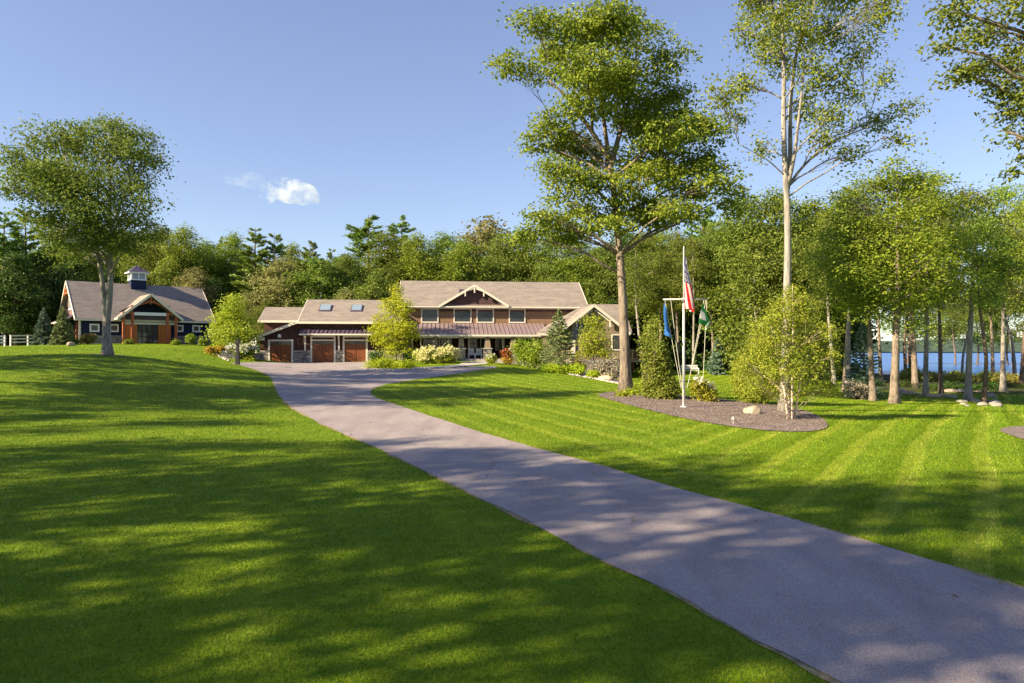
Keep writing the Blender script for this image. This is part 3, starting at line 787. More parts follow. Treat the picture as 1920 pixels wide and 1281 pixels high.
for pc in (764.5,816,865,914,962,1004):
    cx = G(pc,0,-1.3)[0]; zt = zpe-.2; zm = G(865,653,-1.3)[1]
    c = MB(); a, b = .33, .2
    c.add([(cx-a,-1.3-a,zm),(cx+a,-1.3-a,zm),(cx+a,-1.3+a,zm),(cx-a,-1.3+a,zm),(cx-b,-1.3-b,zt),(cx+b,-1.3-b,zt),(cx+b,-1.3+b,zt),(cx-b,-1.3+b,zt)],[(0,3,2,1),(4,5,6,7),(0,1,5,4),(1,2,6,5),(2,3,7,6),(3,0,4,7)])
    col = hp('porch_column', c, MT['tan_shingle'])
    MB().box(cx-.42,cx+.42,-1.72,-.88,zfl-1.2,zm-.09).build('pier', MT['stone_small'], col)
    MB().box(cx-.49,cx+.49,-1.79,-.81,zm-.09,zm-.002).build('cap', MT['granite'], col)
for pc in (773,789,824,841,879,943):
    cx = G(pc,0,0.2)[0]; hp('porch_post', MB().box(cx-.07,cx+.07,.13,.27,zfl,zpe+.2), MT['trim'])
st = MB(); s0, s1 = G(868,0,-2)[0], G(912,0,-2)[0]
for i in range(3): st.box(s0-.1*i,s1+.1*i,-1.6-.38*(i+1),-1.6-.38*i-.003*i,-1.2,zfl-.17*(i+1)+.02)
hp('step', st, MT['granite'])
# right wing: hipped block with a cross gable to the front
yq = -2.3; xq0, zq = G(1008,624.5,yq); yqr = 1.4; xr0, zqr = G(1098,570.5,yqr)
xg, zg = G(1114,571,-5.2); zqr = max(zqr, zg-.05); xq1 = G(1186,620,yq)[0]
wr = MB(); wr.slab([(xq0,yq,zq),(xq1,yq,zq),(xq1,yqr,zqr),(xr0,yqr,zqr)],.14); wr.slab([(xq0,2*yqr-yq,zq),(xr0,yqr,zqr),(xq0,yq,zq)],.14)
wr.slab([(xr0,yqr,zqr),(xq1,yqr,zqr),(xq1,2*yqr-yq,zq),(xq0,2*yqr-yq,zq)],.14)
xl, zl = G(1045,624,-5.2); xrr = 2*xg-xl
wr.slab([(xl,-5.2,zl),(xg,-5.2,zg),(xg,yqr,zg),(xl,yqr,zl)],.15); wr.slab([(xg,-5.2,zg),(xrr,-5.2,zl),(xrr,yqr,zl),(xg,yqr,zg)],.15)
hp('wing_roof', wr, MT['roof'])
hp('wing_fascia', MB().box(xq0,xl-.1,yq-.05,yq+.02,zq-.26,zq-.02), MT['trim'])
for sx in (xl,xrr): hp('rake_trim', MB().beam((sx,-5.24,zl-.1),(xg,-5.24,zg-.1),.07,.26), MT['trim'])
hp('wing_fascia', MB().beam((xrr+.02,-5.2,zl-.1),(xrr+.02,yqr,zl-.1),.06,.22), MT['trim'])
gw0, gw1 = G(1072,0,-4.7)[0], G(1173,0,-4.7)[0]
def zrake(x): return zg-.2-abs(x-xg)*(zg-zl)/(xg-xl)
ww = MB(); ww.prism([(gw0,.3),(gw1,.3),(gw1,zrake(gw1)),(xg,zg-.2),(gw0,zrake(gw0))], -4.7, 5.0)
hp('wing_wall', ww, MT['tan_shingle'])
ww = MB(); ww.box(gw0-.06,gw1+.06,-4.78,5.0,-4.0,.29); hp('stone_foundation', ww, MT['stone'])
ww = MB(); ww.prism([(gw0+.02,zrake(gw0)-1.7),(gw0+1.5,zrake(gw0)-1.0),(gw0+1.5,zrake(gw0+1.5)-.02),(gw0+.02,zrake(gw0)-.02)],-4.76,-4.7); hp('stone_panel', ww, MT['stone'])
ww = MB(); ww.box(xq0+.6,gw0-.07,yq+.6,5.0,-3,zq-.25); hp('annex_wall', ww, MT['tan_shingle'])
hp('corner_board', MB().box(gw0-.05,gw0+.35,-4.80,-4.705,.30,zrake(gw0)-1.75), MT['trim']); hp('corner_board', MB().box(gw1-.2,gw1+.05,-4.80,-4.705,.30,zrake(gw1)-.02), MT['trim'])
x0 = G(1148.5,0,-4.7)[0]; x1 = min(gw1-.35, G(1163,0,-4.7)[0]); window(house, x0, x1, G(1155,655,-4.7)[1], G(1155,629,-4.7)[1], -4.7, 3, 2, .13)
for sgn in (-1,1):
    bx = xg+sgn*1.75; zb = zrake(bx); bk = MB()
    bk.beam((bx,-4.95,zb-.75),(bx,-4.95,zb-.05),.13,.14,(0,1,0)); bk.beam((bx,-5.0,zb-.22),(xg+sgn*.1,-5.0,zg-.55),.09,.12); hp('wing_bracket', bk, MT['trim'])
# deck on posts beyond the wing
dx0, dz = G(1170,675.5,-3); dx1 = G(1216,675.5,-3)[0]
hp('deck', MB().box(gw1+.08,dx1,-3,4,dz-.22,dz), MT['deck'])
rl = MB()
for xx in np.arange(gw1+.3,dx1,.9): rl.box(xx-.07,xx+.07,-2.98,-2.84,dz+.002,dz+1.15)
rl.box(gw1+.1,dx1,-2.97,-2.85,dz+1.0,dz+1.08); rl.box(gw1+.1,dx1,-2.95,-2.88,dz+.12,dz+.18)
for xx in np.arange(gw1+.3,dx1,.15): rl.box(xx-.018,xx+.018,-2.94,-2.89,dz+.18,dz+1.0)
hp('deck_railing', rl, MT['deck_wood'])
for xx in (gw1+1,dx1-.2): hp('deck_post', MB().box(xx-.1,xx+.1,-2.8,-2.6,-5,dz-.22), MT['deck_wood'])
hp('cellar_wall', MB().box(gw1+.07,dx1-.2,1.5,1.7,-5,dz-.23), MT['door_wood'])

# garage block
yg = .3; ygr = yg-.6+5.2; xg0 = G(559,603,yg-.6)[0]; xg1 = xw0+.05; zge = G(600,602.5,yg-.6)[1]; zgr = G(600,562,ygr)[1]
gr = MB(); gr.slab([(xg0,yg-.6,zge),(xg1,yg-.6,zge),(xg1,ygr,zgr),(xg0,ygr,zgr)],.15); gr.slab([(xg0,ygr,zgr),(xg1,ygr,zgr),(xg1,2*ygr-yg+.6,zge),(xg0,2*ygr-yg+.6,zge)],.15)
garage_roof = hp('garage_roof', gr, MT['roof'])
gs = (zgr-zge)/5.2
for p0,p1 in ((598.5,618),(658.5,676.5)):
    ym0 = 2.0; ym1 = 3.3
    x0 = G(p0,0,ym0)[0]; x1 = G(p1,0,ym0)[0]
    za = zge+gs*(ym0-yg+.6)+.03; zb = zge+gs*(ym1-yg+.6)+.03
    k = hp('skylight', MB().slab([(x0-.08,ym0-.08,za+.04),(x1+.08,ym0-.08,za+.04),(x1+.08,ym1+.08,zb+.14),(x0-.08,ym1+.08,zb+.14)],.2), MT['metal_dark'])
    MB().slab([(x0,ym0,za+.075),(x1,ym0,za+.075),(x1,ym1,zb+.155),(x0,ym1,zb+.155)],.03).build('pane', MT['sky_glass'], k)
ga0 = G(564,0,yg)[0]
gwl = MB(); gwl.box(ga0,xg1,yg,2*ygr-yg,-.6,zge-.15); hp('garage_wall', gwl, MT['brown_shingle'])
et = MB(); et.box(xg0,xg1,yg-.66,yg-.58,zge-.26,zge-.02); et.beam((xg0-.03,yg-.6,zge-.12),(xg0-.03,ygr,zgr-.12),.06,.24); hp('garage_eave_trim', et, MT['trim'])
gg = MB(); gg.add([(ga0,yg,zge-.2),(ga0+.1,yg,zge-.2),(ga0+.1,2*ygr-yg,zge-.2),(ga0,2*ygr-yg,zge-.2),(ga0,ygr,zgr-.3),(ga0+.1,ygr,zgr-.3)],[(0,1,5,4),(2,3,4,5),(0,4,3),(1,2,5)]); hp('garage_gable', gg, MT['brown_shingle'])
# lean-to bay on the garage
xb0, zb0 = G(482,631,yg-.5); xb1, zb1 = G(562,600.5,yg-.5); bs = (zb1-zb0)/(xb1-xb0)
bay = MB(); bay.slab([(xb0,yg-.5,zb0),(xb1,yg-.5,zb1),(xb1,7,zb1),(xb0,7,zb0)],.16); hp('bay_roof', bay, MT['roof'])
bt = MB(); bt.beam((xb0,yg-.54,zb0-.1),(xb1,yg-.54,zb1-.1),.08,.28); bt.box(xb0-.02,xb0+.75,yg-.5,yg-.43,zb0-.42,zb0-.1); hp('bay_trim', bt, MT['trim'])
wa0 = G(487.5,0,yg-.02)[0]
bw = MB(); bw.prism([(wa0,-.6),(ga0+.01,-.6),(ga0+.01,zb0+bs*(ga0-xb0)-.17),(wa0,zb0+bs*(wa0-xb0)-.17)],yg-.02,7); hp('bay_wall', bw, MT['brown_shingle'])
# small roof block behind the bay
yk = 3.6; xk0, zk = G(483.5,600,yk); xk1 = G(560,600,yk)[0]; zkr = G(520,576,yk+3.2)[1]
kr = MB(); kr.slab([(xk0,yk,zk),(xk1,yk,zk),(xk1,yk+3.2,zkr),(xk0,yk+3.2,zkr)],.14); kr.slab([(xk0,yk+3.2,zkr),(xk1,yk+3.2,zkr),(xk1,yk+6.4,zk),(xk0,yk+6.4,zk)],.14); hp('shed_roof', kr, MT['roof'])
hp('shed_trim', MB().box(xk0,xk1,yk-.07,yk+.01,zk-.28,zk-.03), MT['trim'])
hp('shed_wall', MB().box(xk0+.55,xk1,yk+.5,yk+5.9,-.5,zk-.05), MT['brown_shingle'])
# stone skirting and doors
zst = G(600,657.5,yg)[1]
doors = [(507,546.5,640.5,False),(586,626,640,True),(646.5,686,640,True)]
edges = [wa0-.05]
for p0,p1,pt,tr in doors:
    x0, x1 = G(p0,0,yg)[0], G(p1,0,yg)[0]; z0 = G(600,678.6,yg)[1]; z1 = G(600,pt,yg)[1]; edges += [x0-.2, x1+.2]
    d = hp('garage_door', MB().box(x0,x1,yg-.10,yg-.05,z0,z1), MT['door_wood'])
    zb = z0+(z1-z0)*.84; bd = MB(); bd.box(x0+.06,x1-.06,yg-.125,yg-.103,zb,z1-.06); bd.build('window_band', MT['glass'], d)
    rr = MB()
    for i in range(1,4): xx = x0+(x1-x0)*i/4; rr.box(xx-.035,xx+.035,yg-.14,yg-.102,zb,z1-.04)
    rr.box(x0,x1,yg-.137,yg-.104,zb-.09,zb-.003)
    rr.box((x0+x1)/2-.05,(x0+x1)/2+.05,yg-.13,yg-.104,z0+.02,zb-.092)
    rr.build('door_rail', MT['door_wood'], d)
    fm = MB(); fm.box(x0-.2,x0-.01,yg-.16,yg-.01,z0-.05,z1+.02); fm.box(x1+.01,x1+.2,yg-.16,yg-.01,z0-.05,z1+.02); fm.box(x0-.2,x1+.2,yg-.165,yg-.012,z1+.022,z1+.2)
    if tr:
        zt = G(600,631,yg)[1]; fm.box(x0-.2,x0-.01,yg-.155,yg-.01,z1+.202,zt+.12); fm.box(x1+.01,x1+.2,yg-.155,yg-.01,z1+.202,zt+.12); fm.box(x0-.01,x1+.01,yg-.15,yg-.01,zt-.1,zt+.12)
    fm.build('door_frame', MT['trim'], d)
edges.append(xg1)
for i in range(0,len(edges),2):
    a_, b_ = edges[i], edges[i+1]
    if b_-a_ > .1:
        s_ = hp('stone_base', MB().box(a_,b_,yg-.16,yg+.1,-.7,zst-.1), MT['stone_small'])
        MB().box(a_,b_,yg-.2,yg+.1,zst-.099,zst).build('ledge', MT['granite'], s_)
# metal pent roof over the doors
zp0 = G(600,625.5,yg-1)[1]; zp1 = G(600,617,yg)[1]; x0 = G(560.5,0,yg-1)[0]; x1 = G(700,0,yg-1)[0]
pent = hp('pent_roof', MB().slab([(x0,yg-1.0,zp0),(x1,yg-1.0,zp0),(x1,yg-.005,zp1),(x0,yg-.005,zp1)],.07), MT['metal_dark'])
sm = MB()
for xx in np.arange(x0+.15,x1,.44): sm.beam((xx,yg-1.0,zp0+.03),(xx,yg-.01,zp1+.03),.045,.08)
sm.build('seam', MT['metal_dark'], pent)
MB().box(x0,x1,yg-1.05,yg-.98,zp0-.17,zp0-.02).build('fascia', MT['trim'], pent)
for pc in (572,635.5):
    cx = G(pc,0,yg-.3)[0]; k = MB(); k.box(cx-.08,cx+.08,yg-.34,yg-.165,zst+.01,zp0-.1); k.beam((cx,yg-.25,zp0-1.0),(cx,yg-.9,zp0-.2),.1,.1); k.box(cx-.07,cx+.07,yg-.95,yg-.17,zp0-.19,zp0-.075)
    hp('pent_bracket', k, MT['trim'])
lx, lz = G(524.5,630.5,yg-.1); k = MB(); k.box(lx-.14,lx+.14,yg-.12,yg-.021,lz-.16,lz+.2); k.beam((lx,yg-.1,lz+.12),(lx,yg-.34,lz+.17),.06,.06); k.tube([(lx,yg-.34,lz+.18),(lx,yg-.34,lz+.08),(lx,yg-.34,lz-.08)],[.06,.13,.2],12)
hp('wall_lamp', k, MT['white'])

# ---- barn
BF = Frame((-50.06,79,3.02), 42.0)
barn = empty('barn', tuple(BF.o), BF.a)
tag(barn, 'navy barn with brown roof, square cupola and red timber gable portico', 'barn')
B = BF.L
def bp(name, m, mat, parent=None): return m.build(name, mat, parent or barn)
BLn, BD, zE, zR, yR = 14.6, 10.4, 2.98, 7.72, 5.2
bp('wall', MB().box(0,BLn,0,BD,-1.2,zE), MT['navy'])
MT['mauve'] = mat_shingle('mauve_clapboard', (.19,.12,.115), (.22,.14,.13), .16, 4.0, mortar=.5)
for xx in (0,BLn-.1):
    g = MB(); g.add([(xx,0,zE),(xx+.1,0,zE),(xx+.1,BD,zE),(xx,BD,zE),(xx,yR,zR-.4),(xx+.1,yR,zR-.4)],[(0,1,5,4),(2,3,4,5),(0,4,3),(1,2,5)]); bp('gable_wall', g, MT['mauve'])
g = MB(); e = .5; yE = -.45
g.slab([(-e,yE,zE),(BLn+e,yE,zE),(BLn+e,yR,zR),(-e,yR,zR)],.16); g.slab([(-e,yR,zR),(BLn+e,yR,zR),(BLn+e,2*yR-yE,zE),(-e,2*yR-yE,zE)],.16)
bp('roof', g, MT['barn_roof'])
g = MB(); g.box(-e,BLn+e,yE-.06,yE+.02,zE-.24,zE-.02)
for xx in (-e-.03,BLn+e+.03):
    g.beam((xx,yE,zE-.12),(xx,yR,zR-.12),.07,.26); g.beam((xx,2*yR-yE,zE-.12),(xx,yR,zR-.12),.07,.26)
bp('eave_trim', g, MT['trim'])
bp('corner_board', MB().box(-.06,.14,-.06,-.004,-.5,zE-.24), MT['trim']); bp('corner_board', MB().box(BLn-.14,BLn+.06,-.06,-.004,-.5,zE-.24), MT['trim'])
zs = B(170,628.5,0)[1]
xo0, xo1 = B(231,0,-.1)[0], B(331,0,-.1)[0]
for a_,b_ in ((-.04,xo0),(xo1,BLn+.04)): bp('stone_base', MB().box(a_,b_,-.18,-.005,-1.2,zs), MT['stone_small'])
for p0,p1,q0,q1 in ((169,185,608.5,621.5),(206,221,609,621.5),(331.5,342.5,610.5,621.5),(361.5,374,611,622)):
    window(barn, B(p0,0,0)[0]+.1,B(p1,0,0)[0]-.1,B((p0+p1)/2,q1,0)[1]+.1,B((p0+p1)/2,q0,0)[1]-.1,-.01,2,2,.17,trim=MT['white'])
# portico
yP = -2.0; axb, azb = B(283.8,551,yP); xl_, zl_ = B(221,595,yP); xr_ = 2*axb-xl_; zl_ = B(221,596,yP)[1]
sb_ = (zR-zE)/(yR-yE); yB = yE+(azb-zE)/sb_; yV = yE+(zl_-zE)/sb_
g = MB(); g.slab([(xl_,yP,zl_),(axb,yP,azb),(axb,yB,azb),(xl_,yV,zl_)],.15); g.slab([(axb,yP,azb),(xr_,yP,zl_),(xr_,yV,zl_),(axb,yB,azb)],.15)
por = bp('portico_roof', g, MT['barn_roof'])
g = MB()
for sx in (xl_,xr_): g.beam((sx,yP-.05,zl_-.1),(axb,yP-.05,azb-.1),.08,.27)
for sx in (xl_-.02,xr_+.02): g.beam((sx,yP,zl_-.08),(sx,yE,zl_-.08),.06,.2)
bp('portico_trim', g, MT['trim'])
g = MB(); yT = yP+.25
g.beam((axb-2.0,yT,azb-1.62),(axb,yT,azb-.9),.16,.2); g.beam((axb+2.0,yT,azb-1.62),(axb,yT,azb-.9),.16,.2)
g.beam((axb,yT+.01,azb-1.25),(axb,yT+.01,azb-.25),.2,.22,(0,1,0)); g.beam((axb-.75,yT+.02,azb-.62),(axb,yT+.02,azb-1.0),.12,.14); g.beam((axb+.75,yT+.02,azb-.62),(axb,yT+.02,azb-1.0),.12,.14)
for s_ in (-1,1): g.beam((axb+s_*2.05,yT+.03,azb-2.3),(axb+s_*2.05,yT+.03,azb-1.45),.18,.22,(0,1,0))
bp('truss', g, MT['timber'])
xA, xB_, xC, xD = [B(p,0,yT)[0] for p in (232,248.5,314,330)]
zb1 = B(280,590,yT)[1]
for xx in (xA,xB_,xC,xD): bp('timber_post', MB().box(xx-.14,xx+.14,yT-.14,yT+.14,-.9,zb1+.02), MT['timber'])
for u0, u1 in ((xA,xB_),(xC,xD)): bp('timber_beam', MB().box(u0-.15,u1+.15,yT-.13,yT+.13,zb1+.022,zb1+.26), MT['timber'])
bp('white_beam', MB().box(xB_+.16,xC-.16,yT-.12,yT+.12,zb1-.12,zb1+.24), MT['white'])
zb2 = B(280,607,-.2)[1]
bp('door_track', MB().box(xo0-.05,xo1+.05,-.34,-.02,zb2-.12,zb2+.14), MT['white'])
g = MB(); g.prism([(xl_+.5,zb1+.3),(xr_-.5,zb1+.3),(axb,azb-.35)],-.05,-.008); bp('portico_gable', g, MT['navy'])
xo_a, xo_b = B(256.5,0,-.2)[0], B(296.5,0,-.2)[0]; ztop = zb2-.13; zbt = B(280,645.5,-.2)[1]
for a_,b_ in ((B(232,0,-.2)[0]+.1,xo_a),(xo_b,B(320,0,-.2)[0])):
    d = bp('sliding_door', MB().box(a_,b_,-.26,-.18,zbt,ztop), MT['barn_wood'])
    q = MB(); q.box(a_,a_+.14,-.3,-.262,zbt,ztop); q.box(b_-.14,b_,-.3,-.262,zbt,ztop); q.box(a_+.14,b_-.14,-.295,-.262,ztop-.16,ztop); q.box(a_+.14,b_-.14,-.295,-.262,zbt,zbt+.2); q.build('door_rail', MT['barn_wood'], d)
gd = bp('glass_door', MB().box(xo_a,xo_b,-.12,-.05,zbt,ztop), MT['glass'])
q = MB()
for i in range(5): xx = xo_a+(xo_b-xo_a)*i/4; q.box(xx-.05,xx+.05,-.16,-.122,zbt,ztop)
q.box(xo_a,xo_b,-.158,-.124,zbt+.9,zbt+.98); q.build('mullion', MT['black'], gd)
# cupola
cx0, cx1 = B(246,0,yR-.9)[0], B(274.5,0,yR-.9)[0]; cw = (cx1-cx0); yc0, yc1 = yR-cw/2, yR+cw/2
zc0 = zR-1.0; zc1 = B(260,525.5,yc0)[1]; zc2 = B(260,511,yc0)[1]; zc3 = B(255,497,yR)[1]
cu = bp('cupola', MB().box(cx0,cx1,yc0,yc1,zc0,zc1), MT['navy'])
q = MB(); q.box(cx0-.04,cx1+.04,yc0-.04,yc1+.04,zc1,zc1+.12); q.box(cx0-.02,cx1+.02,yc0-.02,yc1+.02,zc2-.13,zc2)
for xx in (cx0,cx1-.16):
    for yy in (yc0,yc1-.16): q.box(xx,xx+.16,yy,yy+.16,zc1+.122,zc2-.132)
xm = (cx0+cx1)/2; q.box(xm-.05,xm+.05,yc0,yc0+.1,zc1+.122,zc2-.132)
q.build('cupola_frame', MT['white'], cu)
MB().box(cx0+.06,cx1-.06,yc0+.06,yc1-.06,zc1+.122,zc2-.132).build('cupola_glass', MT['sky_glass'], cu)
q = MB(); o_ = .3
q.add([(cx0-o_,yc0-o_,zc2+.02),(cx1+o_,yc0-o_,zc2+.02),(cx1+o_,yc1+o_,zc2+.02),(cx0-o_,yc1+o_,zc2+.02),(xm,yR,zc3)],[(3,2,1,0),(0,1,4),(1,2,4),(2,3,4),(3,0,4)]); q.build('cupola_roof', MT['metal_dark'], cu)
MB().box(cx0-o_,cx1+o_,yc0-o_,yc1+o_,zc2-.1,zc2+.015).build('cupola_eave', MT['white'], cu)
# gable end facing the fence
q = MB(); yy = yR-.1
q.box(-.11,-.012,yy-.75,yy-.62,4.3,6.0); q.box(-.11,-.012,yy+.62,yy+.75,4.3,6.0); q.box(-.11,-.012,yy-.62,yy+.62,5.88,6.0); q.box(-.13,-.012,yy-.9,yy+.9,4.16,4.298); q.box(-.11,-.012,yy-.06,yy+.06,4.3,5.878); q.box(-.16,-.012,yy-1.1,yy+1.1,6.002,6.22)
wf = q.build('window', MT['white'], barn); MB().box(-.05,-.013,yy-.62,yy+.62,4.3,5.88).build('pane', MT['glass'], wf)
q = MB(); q.beam((-.4,yR-1.5,zR-1.75),(-.4,yR,zR-.7),.16,.2); q.beam((-.4,yR+1.5,zR-1.75),(-.4,yR,zR-.7),.16,.2); q.beam((-.4,yR-1.4,zR-1.5),(-.4,yR+1.4,zR-1.5),.14,.18); q.beam((-.4,yR,zR-1.5),(-.4,yR,zR-.3),.16,.16,(0,1,0)); bp('gable_truss', q, MT['timber'])
q = MB(); q.slab([(-1.5,.6,2.75),(-.01,.6,3.6),(-.01,8.5,3.6),(-1.5,8.5,2.75)],.12); bp('lean_to_roof', q, MT['metal_dark'])
q = MB(); q.box(-1.54,-1.48,.6,8.5,2.52,2.72); bp('lean_to_fascia', q, MT['trim'])
for yy in (1.0,4.5,8.0): bp('brace', MB().beam((-.08,yy,1.1),(-1.35,yy,2.5),.16,.18).box(-.2,-.008,yy-.1,yy+.1,-.5,2.6), MT['timber'])
#@@PART3
# ------------------------------------------------------------------ individual trees near the camera
def px_blobs(base, d, lst, seed, dj=.55, deep=1.0):
    """blobs read at the tree's own distance, spread through the crown's depth"""
    rng = np.random.default_rng(seed); out = []
    for px, py, rx, ry in lst:
        dd = rng.uniform(-1, 1)*dj; q = at(px, py, d+dd)-base; k = d/F
        out.append((q[0], q[1], q[2], rx*k, max(rx,ry)*k*deep, ry*k))
    return out
def px_line(base, d, lst, dj=None):
    return [tuple(at(p[0], p[1], d+(p[2] if len(p) > 2 else 0))-base) for p in lst]

# big maple in the bed
b = gxyz(1173, 736); d = b[1]
MAPLE = [(1130,38,75,34),(1005,42,58,22),(1065,78,65,36),(1195,78,55,40),(1255,105,36,34),(962,120,42,20),(1045,128,66,36),(1150,140,78,42),(1235,170,64,36),(1105,190,56,30),
 (1275,232,58,34),(1200,215,56,34),(1040,232,44,24),(1008,268,32,24),(1062,258,36,24),(1108,292,50,28),(1045,312,46,20),(1185,300,64,34),(1272,292,60,34),(1325,250,44,22),(1345,335,42,32),(1285,350,52,38),
 (1080,340,56,24),(1145,352,56,28),(1062,385,54,20),(1030,422,46,20),(1125,402,56,18),(1205,388,56,24),(1265,388,36,20),(1372,378,24,28),(985,440,36,14),(1235,325,50,30),(1320,300,36,26),(1090,432,48,15),(1150,422,40,13),(1232,412,40,14),(1010,400,36,18),(1300,398,30,18),(1060,445,34,12)]
mb = px_blobs(b, d, MAPLE, 3, 2.6, .85)
rg = np.random.default_rng(5)
for i in range(7): mb.append((rg.uniform(-3.4,2.8)+.3, rg.choice([-1,1])*rg.uniform(1.8,4.2), rg.uniform(11.5,20), 1.5, 1.5, .95))
make_tree('maple_tree', 'tall full maple with layered crown standing in the mulch bed beside the flagpole', 'tree',
    px_line(b, d, [(1173,736),(1171,640),(1167,540),(1158,430),(1150,350),(1140,285),(1128,200,.4),(1128,110,.5),(1122,40,.2)]), .315, mb, 55000, .22, L['maple'], MT['bark'], 21, clump=.42, loc=tuple(b), per=40, flat=.38, shell=.36,
    extra=[(px_line(b,d,[(1142,300),(1112,250,-.5),(1070,190,-1),(1030,150,-1.4)]),.16,.05),(px_line(b,d,[(1145,310),(1165,240,.6),(1190,150,.8),(1195,70,.8)]),.17,.04),(px_line(b,d,[(1150,370),(1200,330,1),(1280,290,1.4)]),.13,.04),(px_line(b,d,[(1148,330),(1090,270,.6),(1045,240,.9)]),.12,.03)])
# tall sparse tree behind the birch
b = gxyz(1471, 772); d = b[1]
THIN = [(1420,10,34,24),(1398,65,26,14),(1435,100,40,16),(1350,188,36,14),(1395,165,36,18),(1380,225,20,10),(1460,120,40,18),(1520,130,40,20),(1560,60,50,24),(1640,40,46,16),(1615,100,44,16),(1560,150,44,16),(1505,60,44,30),(1480,-25,90,34),(1580,-15,80,28),
 (1600,182,34,10),(1640,232,50,12),(1695,210,40,8),(1560,222,44,14),(1540,268,34,9),(1590,292,44,6),(1430,285,22,11),(1510,205,34,20),(1450,50,34,26),(1690,262,26,12),(1660,10,40,20),(1410,-60,60,30),(1540,-80,90,40),(1655,150,30,8)]
make_tree('slender_tree', 'slender pale barked tree with a very sparse crown rising behind the birch clump', 'tree',
    px_line(b, d, [(1471,772),(1474,640),(1477,500),(1477,400),(1474,345),(1468,240),(1471,120),(1466,20),(1462,-70)]), .205, px_blobs(b, d, [(p[0],p[1]-6,p[2]*.85,p[3]*1.7+4) for p in THIN], 4, 1.8, .9), 21000, .155, L['thin'], MT['bark_pale'], 22, clump=.30, loc=tuple(b), per=18, shell=.6, flat=.85, twigs=60, limb_r=.2, r1=.2,
    extra=[(px_line(b,d,[(1476,355),(1482,300,.2),(1481,200,.3),(1492,100,.4),(1530,0,.5),(1545,-80,.5)]),.12,.03),(px_line(b,d,[(1478,345),(1490,290,-.3),(1499,210,-.4),(1510,110,-.3)]),.10,.03),(px_line(b,d,[(1478,350),(1500,318,.3),(1550,268,.6),(1625,240,.9),(1690,215,1)]),.07,.015),(px_line(b,d,[(1472,330),(1440,300,-.3),(1385,270,-.6)]),.0351,.012)])
# lone tree in front of the barn
d = 47.0; b = np.array([(202-960)/F*d, d, tz((202-960)/F*d, d)])
LONE = [(200,250,66,26),(105,255,64,26),(40,292,46,26),(232,285,52,28),(150,300,62,30),(80,330,62,26),(262,322,34,28),(205,345,62,30),(28,350,36,16),(125,372,54,26),(252,372,36,26),(60,362,44,14),(185,398,54,26),(245,410,44,20),(120,425,42,20),(190,442,44,16),(262,440,26,12),(98,400,36,18),(160,262,40,24),(290,302,14,14),(215,232,30,12),(140,345,40,22),(150,452,38,16),(232,452,30,12),(108,446,30,14),(80,418,26,14),(262,402,24,16),(20,320,24,18),(175,425,30,20),(128,470,30,14),(168,476,22,12),(238,468,28,12),(268,432,28,14),(62,402,26,14),(215,440,30,14)]
lb = px_blobs(b, d, LONE, 6, 3.2, .9)
for i in range(4): lb.append((rg.uniform(-3.5,1.0), rg.choice([-1,1])*rg.uniform(2,4.4), rg.uniform(10.5,16), 1.9, 1.9, 1.1))
make_tree('shade_tree', 'broad round headed tree standing alone on the lawn before the navy barn', 'tree',
    px_line(b, d, [(202,661),(199,610),(204,570),(207,520),(206,470),(206,400),(206,330),(205,260)]), .275, lb, 34000, .215, L['oak'], MT['bark_pale'], 23, clump=.5, loc=tuple(b), per=32, flat=.45, shell=.3, r1=.12, flare=1.6,
    extra=[(px_line(b,d,[(201,615),(196,575,-.1),(192,525,-.2),(183,475,-.4),(168,420,-.8),(150,350,-1),(120,290,-1)]),.19,.045),(px_line(b,d,[(198,460),(215,410,.5),(245,340,.8)]),.16,.04)])
# overhanging tree beyond the picture's edge
b = np.array([19.5, 20.5, tz(19.5,20.5)]); d = b[1]
OVER = [(1790,18,50,22),(1850,60,52,26),(1775,88,46,13),(1850,118,52,18),(1915,100,40,34),(1800,138,40,12),(1872,168,44,15),(1905,208,36,15),(1882,245,26,9),(1915,240,25,12),(1965,150,70,50),(1960,0,90,50),(1905,322,16,7),(1905,258,26,11),(2050,100,100,80),(2150,0,100,100),(2050,-110,140,70),(2200,150,110,90),(2300,20,110,100),(1940,290,30,14),(1840,-30,70,30)]
make_tree('oak_tree', 'dark leaved oak whose boughs hang over the lakeside lawn', 'tree',
    [(0,0,0),(.1,0,3),(0,.1,6),(-.2,.1,9),(-.3,0,13),(-.5,0,16)], .36, px_blobs(b, d, OVER, 8, 1.6, .9), 24000, .15, L['oak'], MT['bark'], 24, clump=.24, loc=tuple(b), per=20, shell=.5)
